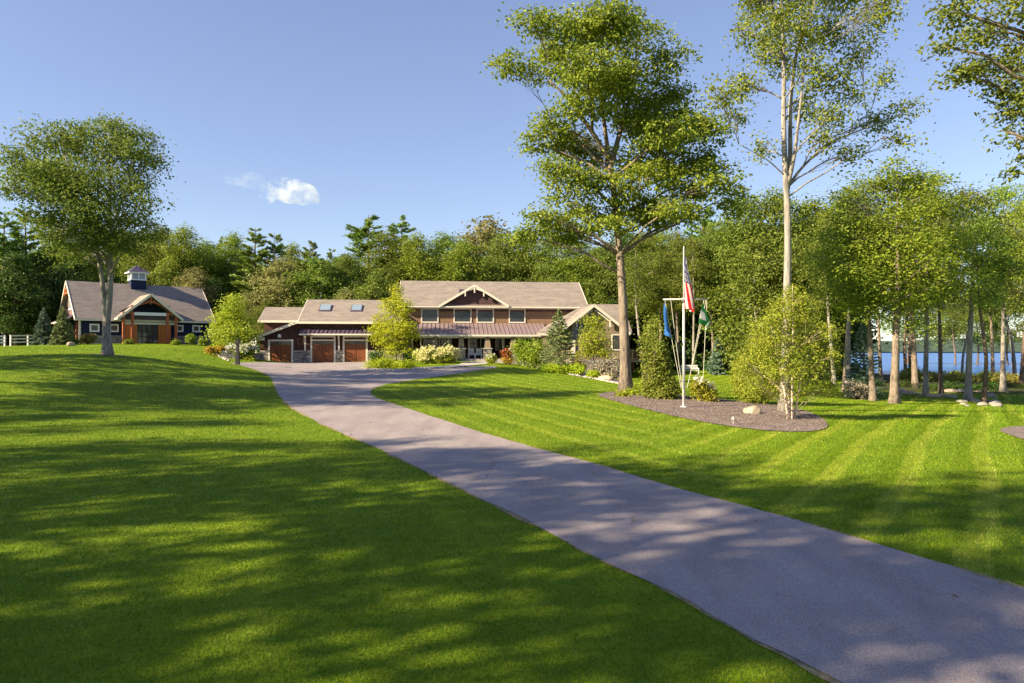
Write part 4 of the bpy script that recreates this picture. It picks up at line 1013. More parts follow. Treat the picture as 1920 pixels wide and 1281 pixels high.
# birch clump
b = gxyz(1484, 787); d = b[1]
BIRCH = [(1484,540,18,14),(1500,558,28,20),(1464,566,24,18),(1488,590,44,22),(1440,600,22,14),(1525,590,20,14),(1500,575,30,22),(1455,615,36,20),(1545,620,24,18),(1565,665,20,16),(1395,680,24,16),(1490,690,66,26),(1400,715,30,16),(1560,720,26,14),(1500,640,60,26),(1482,552,26,24),(1470,592,46,26),(1505,608,42,28),(1440,640,46,28),(1528,655,44,28),(1482,660,56,34),(1412,690,34,18),(1552,690,26,16),(1450,705,54,24),(1522,712,46,22),(1480,735,56,16),(1425,732,36,14),(1548,735,24,10),(1560,640,18,12),(1420,610,20,16)]
make_tree('birch_tree', 'yellow green birch clump of several thin pinkish stems at the mulch bed\'s tip', 'tree',
    px_line(b, d, [(1484,788),(1485,740),(1486,680),(1487,600),(1486,535)]), .055, px_blobs(b, d, BIRCH, 9, .7, .85), 18000, .088, L['birch'], MT['bark_birch'], 25, clump=.13, loc=tuple(b), per=12, shell=.55, flare=1.3, twigs=30, limb_r=.15,
    extra=[(px_line(b,d,[(1477,786,-.05),(1472,740,-.1),(1463,690,-.2),(1445,610,-.4)]),.05,.012),(px_line(b,d,[(1489,785,.05),(1496,740,.1),(1505,690,.2),(1530,620,.4)]),.045,.012),(px_line(b,d,[(1480,784,.2),(1479,730,.4),(1476,660,.5),(1465,570,.5)]),.04,.012)])
# twin topped golden tree on the drive island
d = 70.0; b = np.array([(742-960)/F*d, d, tz((742-960)/F*d, d)])
GOLD = [(745,545,9,20),(722,570,9,14),(738,580,24,22),(756,575,16,20),(735,610,34,22),(760,615,22,18),(722,632,30,14),(755,640,30,14),(738,655,34,10),(710,600,12,14),(700,615,8,8),(778,625,8,10),(742,565,10,20)]
make_tree('golden_tree', 'golden green pyramidal tree with twin tops on the drive island', 'tree', px_line(b, d, [(742,676),(741,640),(742,590),(745,530)]), .12, px_blobs(b, d, GOLD, 10, 1.0, .9), 8500, .22, L['gold'], MT['bark_pale'], 26, clump=.3, loc=tuple(b), per=14, limb_r=.3)
# yellow green tree at the end of the garage
b = gxyz(436, 664) if True else None; b = np.array([(436-960)/F*69, 69, tz((436-960)/F*69, 69)]); d = 69
YG = [(440,570,26,20),(415,595,20,20),(450,600,28,22),(430,622,32,20),(462,625,22,16),(408,625,16,18),(420,648,22,12),(455,648,24,10),(435,590,24,24)]
make_tree('young_tree', 'bushy yellow green young tree between the navy barn and the garage', 'tree', px_line(b, d, [(436,668),(436,620),(438,560)]), .11, px_blobs(b, d, YG, 11, 1.2, .9), 7500, .24, L['lime'], MT['bark_pale'], 27, clump=.36, loc=tuple(b), per=14)
# small tree before the stone gable
d = 62.5; b = np.array([(1113-960)/F*d, d, tz((1113-960)/F*d, d)])
ST = [(1112,600,20,12),(1120,612,22,12),(1104,622,18,14),(1115,632,30,14),(1100,646,20,12),(1128,645,22,12),(1112,660,32,10),(1135,660,14,8)]
make_tree('small_tree', 'small thin trunked ornamental tree in front of the wing\'s gable', 'tree', px_line(b, d, [(1113,698),(1113,670),(1114,640),(1113,600)]), .08, px_blobs(b, d, ST, 12, .9, .9), 4200, .19, L['lime'], MT['bark_pale'], 28, clump=.26, loc=tuple(b), per=12)
# spruces
def spruce_at(px, py, top, wpx, mat, seed, label, n=5200, d=None, name='spruce_tree', needle=None, droop=.25, power=.85):
    b = gxyz(px, py) if d is None else np.array([(px-960)/F*d, d, tz((px-960)/F*d, d)])
    dd = b[1]; H = CAMZ-(top-HOR)*dd/F-b[2]
    return make_spruce(name, label, H, wpx*dd/F, n, mat, seed, loc=tuple(b), needle=needle or max(.12, dd*.0042), droop=droop, power=power)
spruce_at(1048, 690, 582, 46, L['spruce'], 31, 'full green spruce before the porch end of the house', 9000, needle=.24, d=63.5)
spruce_at(118, 645, 578, 24, L['spruce'], 32, 'bright green spruce at the navy barn\'s gable end', 5200, d=75)
spruce_at(82, 645, 580, 20, L['blue_spruce'], 33, 'dark blue spruce beside the white fence near the barn', 4200, d=80)
spruce_at(1345, 702, 635, 20, L['blue_spruce'], 34, 'small blue green spruce on the lawn beyond the flagpole', 4000)
spruce_at(1620, 747, 598, 40, L['blue_spruce'], 35, 'large silvery blue spruce among the lakeside trunks', 9500, needle=.17)

# ------------------------------------------------------------------ shrubs and flowers
def shrub_px(name, px, py, lst, n, leaf, mat, seed, label, cat='shrub', d=None, **kw):
    b = gxyz(px, py) if d is None else np.array([(px-960)/F*d, d, tz((px-960)/F*d, d)])
    return make_shrub(name, label, cat, tuple(b), px_blobs(b, b[1], lst, seed, kw.pop('dj', .5), kw.pop('deep', .9)), n, leaf, mat, seed, **kw)
shrub_px('cone_shrub', 1240, 747, [(1240,735,33,12),(1240,718,28,14),(1240,700,22,14),(1240,683,16,14),(1240,666,10,12),(1240,652,5,9),(1226,730,20,12),(1255,728,18,13)], 15000, .12, L['cone'], 36, 'wide cone shaped evergreen shrub beside the flagpole', clump=.13, dj=.2, stems=4)
shrub_px('tall_shrub', 1222, 735, [(1220,622,11,26),(1212,648,13,24),(1230,645,10,28),(1220,690,16,30),(1213,606,6,14),(1230,608,6,14)], 2400, .13, L['cone'], 41, 'tall feathery pale shrub behind the cone shaped evergreen', d=35.5, clump=.2)
shrub_px('broad_shrub', 1415, 757, [(1410,690,30,44),(1418,728,38,26),(1432,640,20,34),(1396,715,22,32),(1440,700,26,40)], 15000, .10, L['birch'], 42, 'big loose yellow green shrub behind the pale boulder', clump=.16)
shrub_px('hydrangea', 1322, 752, [(1318,735,22,16),(1330,740,14,12),(1312,722,14,12)], 2400, .12, L['lime'], 43, 'bright green hydrangea with a few white heads next to the flagpole', flowers=(L['white'], 12, .24, .6), clump=.14)
shrub_px('low_shrub', 1606, 748, [(1602,730,20,16),(1618,735,18,12)], 2200, .12, L['grey'], 44, 'low greyish shrub at the foot of the silvery blue spruce')
for i, (px, py, s, lab) in enumerate([(1187,741,11,'small lime perennial clump at the big maple\'s base facing the lawn'),(1166,745,8,'smaller lime perennial clump just outside the maple trunk'),(1205,732,13,'leafy lime perennials between the maple and the cone shrub')]):
    shrub_px('perennial', px, py, [(px,py-s*.5,s*1.3,s*.7)], 700, .13, L['lime'], 45+i, lab, 'plant', clump=.1, stems=5)
shrub_px('flower_hedge', 815, 681, [(788,668,14,11),(805,664,14,13),(822,668,14,12),(840,664,14,13),(852,670,10,11),(797,674,14,8),(832,675,16,8)], 5200, .16, L['lime'], 51, 'long hedge of cream hydrangeas in front of the porch', 'hedge', flowers=(L['cream'], 190, .3, .25), clump=.2, d=67.3)
shrub_px('island_plants', 735, 690, [(698,682,12,8),(715,683,14,9),(735,684,14,8),(755,684,14,9),(772,684,12,8),(725,678,20,7)], 5200, .2, L['gold'], 52, 'low yellow green daylilies filling the drive island', 'plants', clump=.2, aspect=.25)
shrub_px('round_shrub', 921, 680, [(921,672,9,8)], 1100, .15, L['lime'], 53, 'round clipped shrub with white edge beside the porch steps', flowers=(L['white'], 6, .2, .05), d=68.6)
shrub_px('rust_shrub', 950, 679, [(950,661,10,8)], 700, .18, L['rust'], 54, 'rust red shrub by the porch column', d=68.6)
shrub_px('amber_shrub', 952, 682, [(952,674,10,7)], 700, .16, L['amber'], 55, 'amber yellow shrub below the rust red one', d=68)
shrub_px('porch_shrub', 985, 684, [(985,660,20,22),(1005,658,18,24),(972,648,14,12),(995,672,24,12),(1014,668,12,14)], 5200, .19, L['shrub'], 56, 'dense rounded green shrubs hiding the porch end', clump=.25, d=67)
shrub_px('low_hedge', 1050, 701, [(1022,690,14,7),(1045,692,16,8),(1068,694,16,9),(1084,692,12,9),(1035,692,16,7)], 4600, .15, L['gold'], 57, 'low yellow green hedge curving along the bed under the spruce', 'hedge', clump=.16, d=61.5)
shrub_px('gold_ball', 1112, 711, [(1112,702,13,8)], 1500, .12, L['gold'], 58, 'golden ball shaped shrub in the bed below the gable', clump=.1, d=60)
shrub_px('pale_shrub', 1141, 713, [(1141,708,9,5)], 600, .12, L['lime'], 59, 'small pale shrub next to the bed\'s boulder', clump=.1)
shrub_px('grey_shrub', 1140, 711, [(1128,690,16,18),(1150,688,16,22),(1140,700,22,10)], 3000, .16, L['grey'], 60, 'loose grey twiggy shrub against the stone foundation', d=62)
shrub_px('pinkish_shrub', 1088, 700, [(1080,675,10,18),(1090,685,10,12)], 900, .15, L['olive'], 61, 'thin tan shrub beside the spruce at the wing corner', d=62.5)
shrub_px('gold_mound', 165, 646, [(165,634,14,8)], 1500, .2, L['olive'], 62, 'golden mound shrub by the barn\'s stone base', d=76.5)
shrub_px('dark_shrub', 358, 646, [(358,634,9,7)], 900, .22, L['shrub'], 63, 'dark green clipped shrub under the barn\'s end window', d=82)
shrub_px('dwarf_shrub', 238, 646, [(240,641,9,4)], 500, .2, L['shrub'], 64, 'dwarf shrub in front of the barn\'s sliding door', d=78)
shrub_px('dwarf_shrub', 381, 647, [(381,641,7,4)], 400, .2, L['shrub'], 65, 'dwarf shrub at the barn corner nearest the garage', d=84)
shrub_px('dwarf_shrub', 330, 647, [(330,642,7,4)], 400, .2, L['shrub'], 66, 'dwarf shrub below the timber post of the portico', d=80)
shrub_px('dwarf_shrub', 140, 647, [(140,641,9,4)], 500, .2, L['shrub'], 67, 'dwarf shrub between the barn\'s spruce and corner', d=76)
shrub_px('orange_flowers', 404, 662, [(392,655,8,4),(404,656,10,5),(416,656,8,4)], 1200, .2, L['amber'], 68, 'amber flower border at the lawn\'s edge below the barn', 'flowers', d=66)
shrub_px('white_hydrangea', 448, 668, [(440,655,14,10),(455,658,14,8),(468,654,10,10)], 2400, .2, L['shrub'], 69, 'white flowering hydrangeas under the young yellow green tree', d=66.5, flowers=(L['white'], 40, .3, .2))
shrub_px('wall_plant', 471, 676, [(471,672,9,4)], 500, .18, L['lime'], 70, 'small bright plant at the foot of the low stone wall', d=66.5)
shrub_px('spruce_skirt', 700, 676, [(705,668,14,10),(770,672,10,9),(768,662,8,8)], 1300, .19, L['wood_shaded'], 71, 'dark evergreen shrub under the golden tree', d=69.8)
# ------------------------------------------------------------------ rocks
def rock(name, loc, sx, sy, sz, mat, seed, label, cat='rock', group=None, sub=3):
    bm = bmesh.new(); bmesh.ops.create_icosphere(bm, subdivisions=sub, radius=1); rng = np.random.default_rng(seed)
    ks = rng.normal(0,1,(9,3)); ks /= np.linalg.norm(ks,axis=1)[:,None]; hs_ = rng.uniform(.62,.95,9)
    for v in bm.verts:
        c = np.array(v.co)
        for k, h in zip(ks, hs_):
            t = c@k
            if t > h: c = c-(t-h)*k*.9
        c += rng.normal(0,.012,3); v.co = (c[0]*sx, c[1]*sy, c[2]*sz)
    me = bpy.data.meshes.new(name); bm.to_mesh(me); bm.free(); me.materials.append(mat)
    o = bpy.data.objects.new(name, me); COL.objects.link(o); o.location = (loc[0], loc[1], loc[2]+sz*.35); o.rotation_euler = (0,0,rng.random()*6)
    return tag(o, label, cat, group)
b = gxyz(1411, 776); rock('boulder', b, .40, .32, .26, MT['boulder'], 1, 'pale tan boulder lying in the mulch before the loose yellow shrub', 'boulder')
b = gxyz(1136, 713); rock('boulder', b, .8, .5, .32, MT['boulder'], 2, 'pale boulder in the bed beside the golden ball shrub', 'boulder')
b = gxyz(1098, 703); rock('boulder', b, .7, .4, .2, MT['rock'], 3, 'flat stone between the golden ball shrub and the low hedge', 'boulder')
b = gxyz(133, 649); rock('boulder', b, .42, .4, .36, MT['boulder'], 4, 'small round boulder between the bright spruce and the barn', 'boulder')
rr_ = random.Random(4)
for i in range(16):
    px = 1806+rr_.uniform(-20,70); py = 757+rr_.uniform(-4,7); b = gxyz(px, py); s = rr_.uniform(.12,.34)
    rock('rock', b, s*1.3, s, s*.6, MT['rock'], 10+i, 'grey rock in the loose pile at the foot of the lakeside trunks', group='rocks piled under the lakeside trunks', sub=2)
for i in range(26):
    px = rr_.uniform(1672,1935); py = 737+rr_.uniform(-4,9); b = gxyz(px, py); s = rr_.uniform(.18,.5)
    rock('rock', b, s*1.5, s, s*.55, MT['boulder'] if i % 3 else MT['rock'], 40+i, 'tan stone along the edge of the lakeside grass', group='stones edging the lakeside grass', sub=2)
# white edging stones
def edging(pts, n, label, group, s0=.14, mat=None):
    P = np.array([ground(*p) for p in pts]); s = np.r_[0,np.cumsum(np.linalg.norm(np.diff(P,axis=0),axis=1))]
    for i, t in enumerate(np.linspace(0,s[-1],n)):
        x = np.interp(t,s,P[:,0]); y = np.interp(t,s,P[:,1]); q = s0*rr_.uniform(.7,1.3)
        rock('edging_stone', (x,y,tz(x,y)), q*1.3, q, q*.8, MT['granite'], 100+i, label, 'stone', group, 1)
edging([(687,693),(715,695.5),(750,695),(790,692),(830,690)], 34, 'white cobble edging the drive island', 'cobbles edging the drive island', .15)
edging([(1008,691),(1040,697),(1080,705),(1120,712),(1160,720)], 34, 'pale edging stone along the house bed', 'stones edging the house bed', .13)
edging([(405,665),(412,669),(420,673),(428,677)], 7, 'white stone in the row beside the dark post', 'white stones beside the dark post', .2)
# low stone retaining wall by the garage
wallm = MB()
P = [np.array([*ground(416,670)]), np.array([*ground(448,673)]), np.array([*ground(500,674)])]
P = [at(414,668,66.0)[:2], at(448,672,66.5)[:2], at(489,676,70.5)[:2]]
for a_, c_ in zip(P[:-1], P[1:]):
    z = tz(*a_); wallm.beam((a_[0],a_[1],z+.1),(c_[0],c_[1],tz(*c_)+.1),.5,1.2)
tag(wallm.build('stone_wall', MT['stone_small']), 'low curved fieldstone wall holding the flower bed by the garage', 'wall')
# walkway strip in front of the porch
WALK = np.array([ground(*p) for p in [(770,690.5),(830,687.5),(862,684),(868,680),(912,680),(915,683),(880,686.5),(840,690.5),(790,693)]])
drape('walkway', WALK, MT['granite'], .05, 1.0)
# dark post
b = gxyz(445.5, 684); d = b[1]; k = d/F; pm = empty('lamp_post', tuple(b)); tag(pm, 'dark square post standing at the drive\'s corner', 'post')
m = MB(); h = 46*k; m.box(-.15,.15,-.15,.15,-.3,h*.42); m.box(-.10,.10,-.10,.10,h*.42,h*.86); m.build('post', MT['black'], pm, bevel=.015)
m = MB(); m.box(-.19,.19,-.19,.19,h*.861,h*.95); m.add([(-.19,-.19,h*.951),(.19,-.19,h*.951),(.19,.19,h*.951),(-.19,.19,h*.951),(0,0,h*1.02)],[(3,2,1,0),(0,1,4),(1,2,4),(2,3,4),(3,0,4)]); m.build('cap', MT['black'], pm)
# ------------------------------------------------------------------ white fences
def fence(pa, pb, n, label, h=1.25, rails=3, dz=0):
    a = np.array([*pa, tz(*pa)+dz]); c = np.array([*pb, tz(*pb)+dz]); root = empty('white_fence', tuple(a)); tag(root, label, 'fence')
    q = c-a
    for i in range(n+1):
        p = q*i/n; p[2] = tz(a[0]+p[0], a[1]+p[1])+dz-a[2]; m = MB(); m.box(p[0]-.07,p[0]+.07,p[1]-.07,p[1]+.07,p[2]-.4,p[2]+h); m.build('fence_post', MT['white'], root)
    for r in range(rails):
        m = MB(); z = h*(.92-.29*r)
        for i in range(n):
            p0 = q*i/n; p1 = q*(i+1)/n
            z0 = tz(a[0]+p0[0],a[1]+p0[1])+dz-a[2]; z1 = tz(a[0]+p1[0],a[1]+p1[1])+dz-a[2]
            m.beam((p0[0],p0[1]-.09,z0+z),(p1[0],p1[1]-.09,z1+z),.04,.15)
        m.build('rail', MT['white'], root)
fence(at(-60,640,72)[:2], at(9,640,74)[:2], 3, 'white three rail fence at the lawn\'s far corner ending before the dark wood', 1.2, dz=.0)
fence(at(20,640,79)[:2], at(112,640,86)[:2], 3, 'white three rail fence behind the dark blue spruce', 1.3)
fence(at(332,640,100)[:2], at(410,640,100)[:2], 3, 'white three rail fence just past the barn', 1.3)
fence(at(426,640,72)[:2], at(480,640,76)[:2], 3, 'white fence behind the hydrangeas by the garage', 1.9, 2)
# ------------------------------------------------------------------ flagpole and flags
b = gxyz(1282, 764); d = b[1]; k = d/F; fp = empty('flagpole', tuple(b)); tag(fp, 'tall white flagpole with a yardarm and slack halyards in the mulch bed', 'flagpole')
Hp = (764-462)*k; MT['pole'] = mat_plain('weathered_pole_paint', (.52,.51,.51), .45, .4, .06)
m = MB(); m.tube([(0,0,-.3),(0,0,Hp*.35),(0,0,Hp*.66)],[.066,.058,.05],16); m.tube([(0,0,Hp*.66),(0,0,Hp)],[.038,.024],12); m.build('pole', MT['pole'], fp, True)
m = MB(); m.tube([(0,0,.0),(0,0,.05)],[.17,.17],16); m.build('base_collar', MT['white'], fp, True)
zy = (764-562)*k; xa, xb = -40*k, 43*k
m = MB(); m.tube([(xa,-.12,zy),(0,-.12,zy+.01),(xb,-.12,zy)],[.028,.042,.028],10); m.box(-.09,.09,-.13,-.05,zy-.07,zy+.07); m.build('yardarm', MT['pole'], fp, True)
rp = mat_plain('halyard_rope', (.55,.52,.47), .8)
for q0, q1 in (((xa+.08,-.12,zy),(-.15,-.12,.9)),((xa+.35,-.12,zy),(-.1,-.12,.9)),((xb-.06,-.12,zy),(.12,-.12,.9)),((xb-.16,-.12,zy),(.18,-.12,1.1)),((xb-.03,-.12,zy),(xb-.2,-.12,1.3))):
    MB().tube(curve3(q0,q1,-.02,np.random.default_rng(3),8,.0),.011,5).build('halyard', rp, fp)
def cloth_mat(name, c):
    t = NT(name); t.base(c); t.rough(.75,.2); tr = t.n('BsdfTranslucent'); tr.inputs[0].default_value = (*c,1); mx = t.n('MixShader'); mx.inputs[0].default_value = .25
    t.l(t.b.outputs[0], mx.inputs[1]); t.l(tr.outputs[0], mx.inputs[2]); t.l(mx.outputs[0], t.out.inputs[0]); return t.m
CR, CW, CB = cloth_mat('flag_red', (.46,.012,.02)), cloth_mat('flag_white', (.58,.56,.56)), cloth_mat('flag_blue', (.016,.02,.12))
CS, CG = cloth_mat('flag_sky_blue', (.03,.13,.42)), cloth_mat('flag_green', (.03,.22,.05))
def flag(name, label, top, bot, lean, wid, hoist, folds, colour, mats, seed, nu=40, nv=26, spread=.11):
    """limp flag: u runs from hoist to fly (down the drape), v along the hoist"""
    rng = np.random.default_rng(seed); ph = rng.random(3)*6
    u, v = np.meshgrid(np.linspace(0,1,nu+1), np.linspace(0,1,nv+1), indexing='ij')
    fall = (top[2]-bot)-hoist*.55
    z = top[2]-v*hoist*(1-.45*u)-u*fall*(1-.15*v)
    amp = wid*(.38+.62*u**.7)
    s = v*folds*np.pi*2
    x = top[0]+lean*u**1.2+amp*(.5*(v-.25)+.28*np.sin(s+ph[0]+u*1.5))
    y = top[1]-.05-spread*(.2+.8*u)*np.cos(s+ph[1]+u)-.05*np.sin(u*5+ph[2])
    V = np.stack([x,y,z],-1).reshape(-1,3); id_ = np.arange((nu+1)*(nv+1)).reshape(nu+1,nv+1)
    Q_ = np.stack([id_[:-1,:-1],id_[1:,:-1],id_[1:,1:],id_[:-1,1:]],-1).reshape(-1,4)
    uu, vv = np.meshgrid((np.arange(nu)+.5)/nu,(np.arange(nv)+.5)/nv, indexing='ij')
    mi = [colour(a,c,i) for i,(a,c) in enumerate(zip(uu.ravel(),vv.ravel()))]
    o = np_mesh(name, V-np.array(top), Q_, mats, None, True, mi); o.location = top; return tag(o, label, 'flag')
def usa(u, v, i):
    if u < .42 and v < 7/13:
        return 1 if (int(u/.42*17) % 2 == 1 and int(v*13/7*14) % 2 == 1 ) and ((int(u/.42*17)//2+int(v*13/7*14)//2) % 2 == 0 or True) else 2
    return 0 if int(v*13) % 2 == 0 else 1
B3 = lambda x,y,z: (b[0]+x, b[1]+y, b[2]+z)
flag('national_flag', 'limp American stars and stripes hanging high on the white flagpole', B3(.06,-.07,(764-479)*k), b[2]+(764-600)*k, .16, .62, 1.0, 1.5, usa, [CR,CW,CB], 2, 68, 52)
flag('blue_flag', 'limp plain blue flag hanging from one end of the yardarm', B3(xa+.1,-.16,(764-568)*k), b[2]+(764-643)*k, .0, .38, 1.0, 1.4, lambda u,v,i: 1 if (.45 < u < .55 and .4 < v < .5) else 0, [CS,cloth_mat('flag_deep_blue', (.02,.08,.3))], 5)
flag('green_flag', 'limp green and white flag hanging from the yardarm', B3(xb-.12,-.16,(764-567)*k), b[2]+(764-628)*k, -.08, .72, .95, 1.0, lambda u,v,i: 1 if ((v < .30 and .28 < u < .75) or (v > .62 and .42 < u < .85)) else 0, [CG,CW], 7)
# path light, bench, chairs
b = gxyz(1375, 797); m = MB(); m.tube([(0,0,-.1),(0,0,.22)],.015,8); m.tube([(0,0,.2),(0,0,.24),(0,0,.30)],[.07,.06,.01],12); o = m.build('path_light', MT['granite']); o.location = b; tag(o, 'little pale path light near the front edge of the mulch bed', 'garden light')
b = gxyz(1294, 702); bn = empty('bench', tuple(b), .12); tag(bn, 'white slatted garden bench on the far lawn behind the flagpole', 'bench')
def slats(name, boxes, mat, par):
    m = MB(); [m.box(*q) for q in boxes]; return m.build(name, mat, par)
slats('seat', [(-.95,.95,-.25+i*.13,-.14+i*.13,.43,.47) for i in range(4)], MT['white'], bn)
slats('backrest', [(-.95,.95,.27,.31,.55+i*.17,.66+i*.17) for i in range(3)]+[(-.95,-.87,.31,.36,.0,1.0),(.87,.95,.31,.36,.0,1.0)], MT['white'], bn)
for sx in (-.9,.84): slats('leg', [(sx,sx+.07,-.25,-.18,0,.43)], MT['white'], bn); slats('armrest', [(sx-.02,sx+.08,-.27,.26,.64,.68),(sx,sx+.06,-.25,-.19,.471,.64)], MT['white'], bn)
def chair(px, yl, label, turn):
    x = HF.X(px, yl); p = HF.world((x, yl, zfl)); r = empty('porch_chair', p, HF.a+turn); tag(r, label, 'chair', 'white chairs on the porch')
    slats('seat', [(-.3,.3,-.3+i*.12,-.2+i*.12,.38,.41) for i in range(5)], MT['white'], r)
    m = MB()
    for i in range(5): m.beam((-.26+i*.13,.28,.40),(-.26+i*.13,.46,1.12),.11,.025,(0,-1,.25))
    m.beam((-.32,.30,.5),(.32,.30,.5),.04,.06); m.beam((-.32,.42,.95),(.32,.42,.95),.04,.06); m.build('backrest', MT['white'], r)
    for sx in (-.36,.36):
        slats('armrest', [(sx-.07,sx+.07,-.36,.36,.60,.63)], MT['white'], r); m = MB(); m.box(sx-.03,sx+.03,-.32,-.25,.04,.6); m.build('leg', MT['white'], r); m = MB(); m.box(sx-.03,sx+.03,.2,.27,.04,.6); m.build('leg', MT['white'], r)
        m = MB(); m.tube([(sx,-.5,.07),(sx,-.2,.03),(sx,.1,.02),(sx,.45,.05),(sx,.65,.1)],.025,6); m.build('rocker', MT['white'], r)
    return r
chair(884.5, -.3, 'white slatted rocking chair on the porch, next to the post', .15); chair(897.5, -.3, 'white slatted rocking chair on the porch, nearer the steps\' bush', -.15)
#@@PART4
# ------------------------------------------------------------------ the woods: every tree its own object, copies share their meshes
def broad_blobs(H, Wd, cb, n, seed, top=.8):
    rng = np.random.default_rng(seed); out = []
    for i in range(n):
        f = (i+.5)/n; z = H*(cb+(1-cb)*f*.95)
        prof = math.sin(math.pi*min(1,(f*.86+.14)))**top
        a = i*2.4+rng.normal(0,.4); r = Wd*prof*rng.uniform(.35,.72)
        s = Wd*rng.uniform(.26,.44)*(.55+.5*prof)
        out.append((math.cos(a)*r, math.sin(a)*r, z+rng.normal(0,.3), s*1.15, s*1.15, s*.75))
    out.append((0,0,H*.93,Wd*.25,Wd*.25,H*.06))
    return out
PROTO = {}
def proto(key):
    """height of the prototype and its root; built the first time it is wanted"""
    if key in PROTO: return PROTO[key]
    far = (0,0,-500)
    if key.startswith('broad'):
        i = int(key[5:]); H = 20.0; W = [5.6,4.8,6.4,5.0][i]; cb = [.22,.28,.18,.30][i]
        ln = np.random.default_rng(60+i).normal(0,.35,2)
        r = make_tree('woodland_tree', None, None, [(0,0,0),(ln[0]*.4,ln[1]*.4,H*.3),(ln[0],ln[1],H*.6),(ln[0],ln[1],H*.92)], .26, broad_blobs(H,W,cb,28,70+i), 17000, .31, L[['wood','wood_lime','wood','wood_lime'][i]], MT['bark'], 80+i, clump=.62, per=22, loc=far, twigs=10, flat=.5)
    elif key.startswith('round'):
        i = int(key[5:]); H = 14.0; W = [5.0,4.2][i]
        r = make_tree('woodland_tree', None, None, [(0,0,0),(.1,0,5),(0,.2,9),(0,0,12.5)], .2, broad_blobs(H,W,.10,24,170+i,.6), 10500, .36, L['olive_wood' if i else 'wood'], MT['bark_pale'], 180+i, clump=.55, per=22, loc=far, twigs=10)
    elif key.startswith('grove'):
        i = int(key[5:]); H = 20.0; W = [5.0,4.2,5.6,4.6,4.4][i]; cb = [.40,.48,.36,.42,.44][i]
        ln = np.random.default_rng(160+i).normal(0,.5,2)
        r = make_tree('lakeside_tree', None, None, [(0,0,0),(ln[0]*.5,ln[1]*.5,H*.25),(ln[0],ln[1],H*.5),(ln[0]*1.2,ln[1]*.8,H*.93)], .27, broad_blobs(H,W,cb,[20,17,26,15,14][i],90+i), [17000,15000,22000,14000,13000][i], .215, L[['wood','wood','wood_lime','wood_lime','olive_wood'][i]], MT[['bark','bark_pale','bark','bark_pale','bark_dark'][i]], 95+i, clump=.46, per=26, loc=far, flat=.5, shell=.36, twigs=14, limb_r=.22)
    elif key.startswith('low'):
        H = 12.0
        r = make_tree('lakeside_tree', None, None, [(0,0,0),(.3,0,3),(.1,.2,6),(0,0,10.5)], .16, broad_blobs(H,4.2,.42,18,119), 9000, .24, L['wood'], MT['bark_dark'], 118, clump=.45, per=22, loc=far, twigs=10)
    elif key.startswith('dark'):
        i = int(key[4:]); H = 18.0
        r = make_tree('woodland_tree', None, None, [(0,0,0),(0,.2,6),(.2,0,12),(0,0,16.5)], .22, broad_blobs(H,4.6,[.05,.16][i],26,110+i), 9500, .42, L['wood_shaded'], MT['bark_dark'], 120+i, clump=.7, per=20, loc=far, twigs=0)
    elif key.startswith('pine'):
        i = int(key[4:]); r = make_pine('pine_tree', None, 24.0, [105,90,100][i], L['pine'], MT['bark_dark'], 130+i, [.2,.23,.19][i], [.16,.26,.1][i], loc=far, per=175, needle=.5); H = 24.0
    elif key.startswith('trunk'):
        i = int(key[5:]); H = 17.0; rng = np.random.default_rng(140+i)
        r = make_tree('lakeside_tree', None, None, [(0,0,0),(.2,0,4),([.5,-.4,1.1][i],.1,9),([.3,-.7,1.6][i],0,16)], .2, broad_blobs(H,3.0,.5,12,150+i), 7500, .2, L['wood'], [MT['bark'],MT['bark_dark'],MT['bark_pale']][i], 145+i, clump=.5, per=18, loc=far, twigs=16, limb_r=.25)
    elif key.startswith('shade'):
        i = int(key[5:]); H = 20.0
        r = make_tree('edge_tree', None, None, [(0,0,0),(.2,.1,7),(.1,-.2,13),(0,0,18.5)], .26, broad_blobs(H,[4.4,3.8][i],[.36,.45][i],22,190+i), [5600,6300][i], .34, L['oak'], MT['bark'], 195+i, clump=.62, per=64, loc=far, twigs=10, flat=.5)
    PROTO[key] = [H, r, False]
    return PROTO[key]
L['wood_lime'] = mat_leaf('bright_woodland_leaf', (.05,.10,.010), (.10,.155,.016), (.155,.195,.022), hue=.02)
L['olive_wood'] = mat_leaf('olive_woodland_leaf', (.085,.095,.035), (.13,.14,.045), (.19,.185,.07), hue=.02)
CAT = {'broad':'tree','round':'tree','grove':'tree','dark':'tree','pine':'tree','trunk':'tree'}
def plant(key, x, y, H, label, group=None, rot=None, wide=1.0):
    p = proto(key)
    if not p[2]: o = p[1]; p[2] = True
    else: o = copy_tree(p[1])
    s = H/p[0]; o.location = (x, y, tz(x,y)-.05); o.rotation_euler = (0,0,rg.random()*6.28 if rot is None else rot); o.scale = (s*wide, s*wide, s)
    tag(o, label, 'tree', group)
    if not group and 'group' in o.keys(): del o['group']
    return o
def plant_px(px, top, d, key, label, group=None, wide=1.0, rot=None):
    x = (px-960)/F*d; H = CAMZ-(top-HOR)*d/F-tz(x,d)
    return plant(key, x, d, H, label, group, rot, wide)
